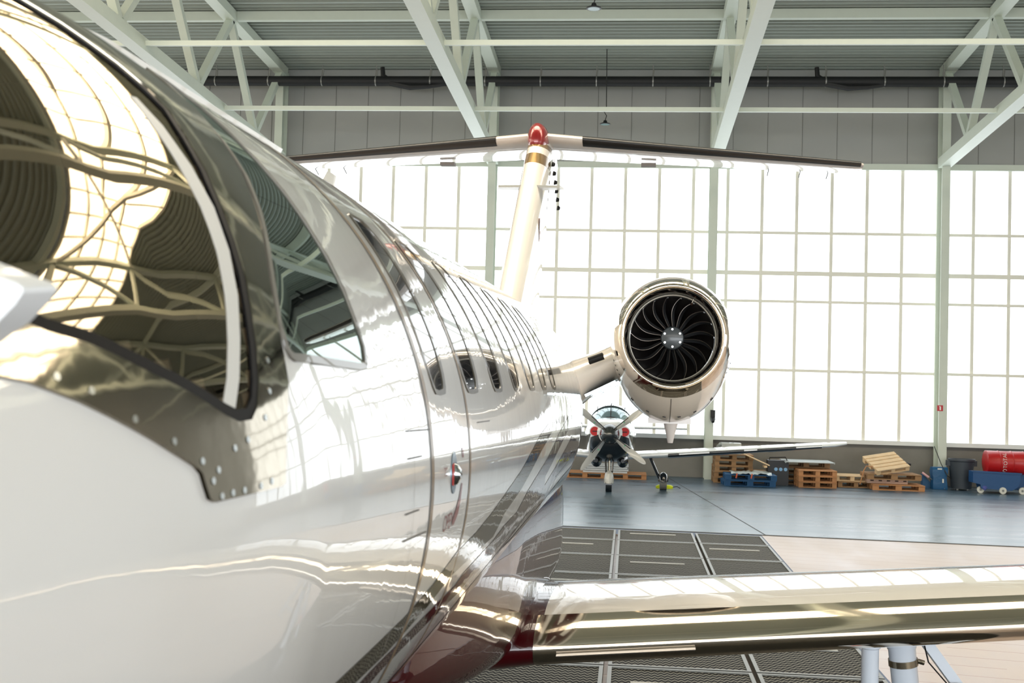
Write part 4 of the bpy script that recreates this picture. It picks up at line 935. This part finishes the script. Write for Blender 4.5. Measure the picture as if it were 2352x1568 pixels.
for k in range(6):
    t=math.pi/2+k*math.pi/3+.03; m=MB(); m.tube([Vector(J(EU+.058*math.cos(t),7.874,EV+.058*math.sin(t))),Vector(J(EU+.058*math.cos(t),7.866,EV+.058*math.sin(t)))],.0075,6); esub(m,'spinner_bolt',mat('bright_bolt',(214,214,214),.15,metal=1))
m=MB(); m.tube([Vector(J(EU+.135,7.80,EV+.262)),Vector(J(EU+.120,7.81,EV+.225)),Vector(J(EU+.118,7.80,EV+.222))],[.005,.005,.009],8); esub(m,'inlet_probe',M_chrome)
# scoop slot under the lip
def stad(cx,cy,hl_,r,n=8): return [(cx+hl_+r*math.cos(t),cy+r*math.sin(t)) for t in [-math.pi/2+math.pi*i/n for i in range(n+1)]]+[(cx-hl_+r*math.cos(t),cy+r*math.sin(t)) for t in [math.pi/2+math.pi*i/n for i in range(n+1)]]
def lipy(x): return -math.sqrt(max(.347**2-x*x,0))
m=MB(); so=stad(0,0,.084,.024); si=stad(0,0,.078,.0125)
def lp(a,b_,o_): return J(EU+a,7.622-o_+ (b_)*-.55,EV-.338+b_+ (a*a)*1.45)
m.add([lp(a,b_,.006) for a,b_ in so]+[lp(a,b_,.010) for a,b_ in si]+[lp(a,b_,-.02) for a,b_ in so],[(i,(i+1)%len(so),(i+1)%len(so)+len(so),i+len(so)) for i in range(len(so))]+[(i+2*len(so),(i+1)%len(so)+2*len(so),(i+1)%len(so),i) for i in range(len(so))]); esub(m,'scoop_rim',M_chrome)
m=MB(); m.add([lp(a,b_,.007) for a,b_ in si],[tuple(range(len(si)))]); esub(m,'scoop_opening',M_dark,smooth=None,fix=False)
# vents, fasteners on the cowl
def npt(s_,t,off=.002):
    rh,ru,rd=[f(s_) for f in nf]; return Vector(J(EU+(rh+off)*math.cos(t),s_,EV+((ru if math.sin(t)>0 else rd)+off)*math.sin(t)))
m=MB()
for sgn in(1,-1):
    for k in range(4):
        t=-math.pi/2+sgn*(rad(58)+rad(4.2)*k) ; p=npt(7.93+.0*k,t); q=npt(7.93,t,.006); m.tube([p,q],.0065,8)
for t in(-130,-113,-97,-83,-68,-50): 
    t=rad(t); p=npt(8.12,t,.003); q=npt(8.12,t+.05,.003); m.bar(p,q,.01,.006)
esub(m,'cowl_fastener',M_dark)
m=MB()
for k in range(30):
    s0=7.76+.02*k; p=npt(s0,rad(-90),.0015); q=npt(s0+.02,rad(-90),.0015); m.bar(p,q,.004,.002)
esub(m,'cowl_seam',M_line)
m=MB(); m.box(J(EU+.0,8.5,EV-.565),(.30,.24,.04)); m.loft([[J(EU+.01+r*math.cos(t),8.45+r*.9*math.sin(t)+k*.03,EV-.58-k*.145) for t in [2*math.pi*i/16 for i in range(16)]] for r,k in((.052,0),(.030,.6),(.020,.95),(.018,1.0))]); esub(m,'drain_mast',mat('white_drain_mast',(226,220,216),.35,coat=.5))
m=MB(); m.tube([Vector(J(EU+.0,10.2,EV)),Vector(J(EU,10.5,EV))],[.25,.2],32,cap=False); esub(m,'exhaust_nozzle',M_edge)
# pylon ---------------------------------------------------------------------------------------------------
def pyl(u,s0,v0,ch,th):
    a,b=naca(th/ch,0,16); tl=.40
    return [J(u-y*ch*math.sin(tl)*1,s0+x*ch,v0+y*ch*math.cos(tl)) for x,y in a[::-1]]+[J(u+y*ch*math.sin(tl),s0+x*ch,v0-y*ch*math.cos(tl)) for x,y in a[1:-1]]
m=MB(); m.loft([pyl(-.75,7.75,-.10,2.5,.42),pyl(-.58,7.95,.00,2.2,.34),pyl(-.48,8.05,.06,2.0,.29),pyl(-.38,8.10,.11,1.95,.265),pyl(-.20,8.12,.20,1.9,.26)]); py=m.build('engine_pylon',mat('satin_cream_pylon',(246,238,228),.28,coat=1,coatr=.04),JET,smooth=60)
m=MB(); c0,c1=Vector(pj(1352,829,8.08)),Vector(pj(1386,817,8.08)); m.tube([Vector(J(*c0)),Vector(J(*c0))+Vector((.001,0,0)),Vector(J(*c1))-Vector((.001,0,0)),Vector(J(*c1))],[.012,.026,.026,.012],14); m.build('pylon_inlet_slot',M_dark,py)
m=MB()
for k in range(4):
    a=Vector(J(-.47,8.3+.3*k,-.085-.006*k)); b=Vector(J(-.26,8.3+.3*k,.02-.006*k)); m.bar(a,b,.24,.02,upv=(-.4,0,.9))
m.build('exchanger_panel',mat('bare_alloy_panels',(170,180,182),.12,metal=1,bump=.002,bscale=12),py,smooth=None)
# ================================================================ small propeller plane by the rear wall
hub=at(1400,997,26.3); PX,PY,PZ=hub
TP=empty('propeller_plane',(PX,PY+.8,0),0,'small white and black single-engine propeller plane parked facing the jet before the rear wall','airplane')
def T(x,y,z): return (x,y-.8,z)      # y aft of the hub, z above floor
M_tw=mat('white_plane_paint',(226,230,232),.25,coat=1); M_tb=mat('gloss_black_paint',(14,18,24),.2,coat=1)
TK=[(.18,.25,1.36,.22,.24),(.35,.42,1.33,.32,.44),(.6,.50,1.29,.37,.55),(1.0,.56,1.25,.43,.60),(1.5,.60,1.22,.47,.60),(2.4,.60,1.22,.44,.56),(3.4,.42,1.24,.35,.4),(4.6,.2,1.3,.22,.2),(5.5,.1,1.36,.12,.1)]
tf=[pchip([k[0] for k in TK],[k[j] for k in TK]) for j in range(1,5)]
m=MB(); R=[]; y=.18; nseg=48; 
while y<=5.5:
    w_,zc,h1,h2=[f(y) for f in tf]
    R.append([T(w_*math.copysign(abs(math.cos(t))**.85,math.cos(t)),y,zc+(h1 if math.sin(t)>0 else h2)*math.copysign(abs(math.sin(t))**.85,math.sin(t))) for t in [2*math.pi*i/nseg for i in range(nseg)]]); y+=.1
m.loft(R)
for fi,f_ in enumerate(m.f):
    cz=sum(m.v[i][2] for i in f_)/len(f_); cy=sum(m.v[i][1] for i in f_)/len(f_)
    if cz<1.30-.06*(cy+.8) and cy<1.6: m.m[fi]=1
m.build('fuselage',[M_tw,M_tb],TP,smooth=50)
m=MB(); m.loft([[T(w_*math.cos(t),y,z_+h_*math.sin(t)) for t in [math.pi*i/20 for i in range(21)]] for y,w_,z_,h_ in((1.0,.40,1.56,.10),(1.25,.48,1.52,.30),(1.6,.52,1.50,.47),(2.2,.53,1.48,.50),(2.9,.48,1.46,.42),(3.6,.3,1.45,.2))],False,close=False)
can=m.build('canopy',mat('sky_tinted_canopy',(120,150,160),.05,metal=.35,coat=1),TP,smooth=60)
m=MB()
m.tube([T(0,1.02,1.66),T(0,1.25,1.83),T(0,1.6,1.98),T(0,2.2,1.99)],.012,6)
for sx in(-.25,.25): m.tube([T(sx,1.1,1.63),T(sx*1.2,1.35,1.78),T(sx*1.3,1.7,1.9),T(sx*1.3,2.2,1.9)],.010,6)
m.tube([T(.5*math.cos(t),1.5,1.51+.43*math.sin(t)) for t in [math.pi*i/16 for i in range(17)]],.012,6); m.build('canopy_frame',M_dark,can)
m=MB(); m.loft([[T(.28*math.cos(t),y,1.60+h_*math.sin(t)) for t in [math.pi*i/10 for i in range(11)]] for y,h_ in((1.02,.08),(1.2,.17),(1.35,.19))],False,close=False); m.build('dash_cover',M_black,can)
m=MB(); m.loft([[T(r*math.cos(t),y,PZ+r*math.sin(t)) for t in [2*math.pi*i/28 for i in range(28)]] for y,r in((-.26,.005),(-.24,.06),(-.14,.15),(0,.205),(.12,.225),(.2,.225))]); m.build('spinner',mat('grey_metal_spinner',(96,98,98),.2,metal=.9),TP,smooth=60)
M_pb=mat('grey_propeller_blade',(176,176,172),.35,coat=.5)
for k,ang in enumerate((38,141,233,322)):
    t=rad(ang); d=Vector((math.cos(t),0,math.sin(t))); n_=Vector((-math.sin(t),0,math.cos(t))); m=MB(); R=[]
    for r,wd,tw in((.14,.05,75),(.25,.10,62),(.45,.155,48),(.7,.165,36),(.9,.13,30),(1.0,.075,27),(1.03,.02,26)):
        w2=n_*math.cos(rad(tw)*.75)+Vector((0,1,0))*math.sin(rad(tw)*.75); c=Vector(T(0,.03,PZ))+d*r; q=w2.cross(d)
        R.append([c-w2*wd/2,c-w2*wd*.1+q*.014,c+w2*wd/2,c-w2*wd*.1-q*.010])
    m.loft(R); pb=m.build('propeller_blade',M_pb,TP,smooth=60)
    sg_=(-1 if k in(1,2) else 1)*(1 if k in (0,1) else 1); m=MB(); c=Vector(T(0,.03,PZ)); w2=n_*.8-Vector((0,.6,0)); m.bar(c+d*.17+n_*.035*sg_+Vector((0,-.11,0)),c+d*.56+n_*.05*sg_+Vector((0,-.12,0)),.07,.02); m.build('deice_strip',M_dark,pb,smooth=None)
    m=MB(); p_=c+d*.42+n_*.02+Vector((0,-.05,0)); m.box(p_,(.025,.006,.025)); m.build('green_sticker',mat('green_sticker',(60,190,130),.5),pb,smooth=None)
for sx in(-1,1):
    m=MB(); c=Vector(T(sx*.335,.30,PZ+.05)); m.tube([c,c+Vector((0,-.09,0))],.10,24); pl=m.build('inlet_plug',mat('red_inlet_plug',(186,28,32),.6),TP)
    m=MB(); m.box(c+Vector((0,-.095,0)),(.11,.01,.02)); m.build('plug_strap',M_dark,pl,smooth=None)
    m=MB(); m.tube([c+Vector((0,.02,0)),c+Vector((0,.2,0))],[.125,.14],24); m.build('air_intake',M_tw,TP)
    m=MB(); m.loft([[T(sx*x,y0+a_*ch,z_+b_*ch) for a_,b_ in prof] for x,y0,z_,ch in((.3,1.3,.76,1.35),(.62,1.35,.79,1.25),(2.0,1.45,.90,1.15),(4.0,1.6,1.07,.95),(5.2,1.7,1.17,.82),(5.5,1.85,1.21,.5))]); wg=m.build('wing',M_tw,TP,smooth=40)
    m=MB(); k0=lambda x:(1.45+(x-2)*.075,.90+(x-2)*.085,1.15-(x-2)*.1)
    m.loft([[T(sx*x,k0(x)[0]-.012+a_*k0(x)[2]*1.02,k0(x)[1]-.012+b_*k0(x)[2]*1.06) for a_,b_ in U_[:4][::-1]+L_[1:9]] for x in(1.35,3.0,4.9)]); m.build('deice_boot',M_tb,wg)
    m=MB(); 
    for xa,xb in((1.6,2.3),(3.1,3.4),(4.3,4.9)): m.bar(T(sx*xa,k0(xa)[0]-.03,k0(xa)[1]),T(sx*xb,k0(xb)[0]-.03,k0(xb)[1]),.02,.03)
    m.build('boot_stripe',M_tw,wg,smooth=None)
    m=MB(); m.tube([T(sx*.92,1.62,.80),T(sx*1.17,1.7,.26)],.035,10); sgr=m.build('gear_strut',M_tb,TP)
    m=MB(); m.tube([T(sx*1.18,1.7,.17),T(sx*1.34,1.7,.17)],.17,24); m.build('main_wheel',mat('grey_tyre',(96,96,92),.7),TP)
    m=MB(); m.loft([[T(sx*1.26+.12*math.cos(t)*k,1.7+.22*math.sin(t)*k,z_) for t in [2*math.pi*i/16 for i in range(16)]] for z_,k in((.20,1.0),(.30,.95),(.37,.7),(.41,.3))]); m.build('wheel_spat',M_tb,TP)
    m=MB(); m.loft([[T(sx*x,4.8+.1*x+a_*ch,1.33+b_*ch) for a_,b_ in prof] for x,ch in((.05,.75),(.9,.62),(1.95,.5))]); m.build('tailplane',M_tw,TP,smooth=40)
    m=MB(); m.loft([[T(sx*.30+.13*math.cos(t)*k,y,.82+.16*math.sin(t)*k-.12) for t in [2*math.pi*i/16 for i in range(16)]] for y,k in((.75,.3),(.9,1),(1.4,.9))]); m.build('lower_duct',M_tb,TP)
m=MB(); m.tube([T(0,.75,.85),T(0,.72,.4)],.028,10); m.build('nose_strut',M_chrome,TP)
m=MB(); m.bar(T(-.1,.8,.9),T(-.06,.72,.36),.03,.03); m.bar(T(.1,.8,.9),T(.06,.72,.36),.03,.03); m.build('strut_fork',M_tb,TP)
m=MB(); m.tube([T(-.07,.70,.17),T(.07,.70,.17)],.17,24); m.build('nose_wheel',M_tb,TP)
m=MB(); m.loft([[T(.11*math.cos(t)*k,.70+.2*math.sin(t)*k,z_) for t in [2*math.pi*i/16 for i in range(16)]] for z_,k in((.20,1),(.30,1.05),(.42,.8),(.48,.3))]); m.build('nose_spat',mat('grey_spat',(190,190,184),.3,coat=.6),TP)
m=MB(); m.loft([[T(.05*b_*k,4.6+.5*z_+a_*.8*k,1.35+.9*z_) for a_,b_ in((-.5,0),(-.2,1),(.5,0),(-.2,-1))] for z_,k in((0,1),(.6,.8),(.9,.6))]); m.build('tail_fin',M_tw,TP)
# yellow chock by its right wheel
cy=onfloor(1526,1121)
m=MB(); m.loft([[(cy.x+.2*math.cos(t)*k,cy.y+.1*math.sin(t)*k,z_) for t in [2*math.pi*i/20 for i in range(20)]] for z_,k in((0,1),(.05,1.05),(.08,.8))]); m.tube([Vector((cy.x+.18,cy.y,.03)),Vector((cy.x+.3,cy.y+.02,.05)),Vector((cy.x+.38,cy.y,.01))],.008,5,mi=1)
tag(m.build('wheel_chock',[mat('neon_yellow_rubber',(214,226,20),.5),M_dark],origin='base'),'neon yellow wheel chock with a dark cord under the small plane wheel','chock')
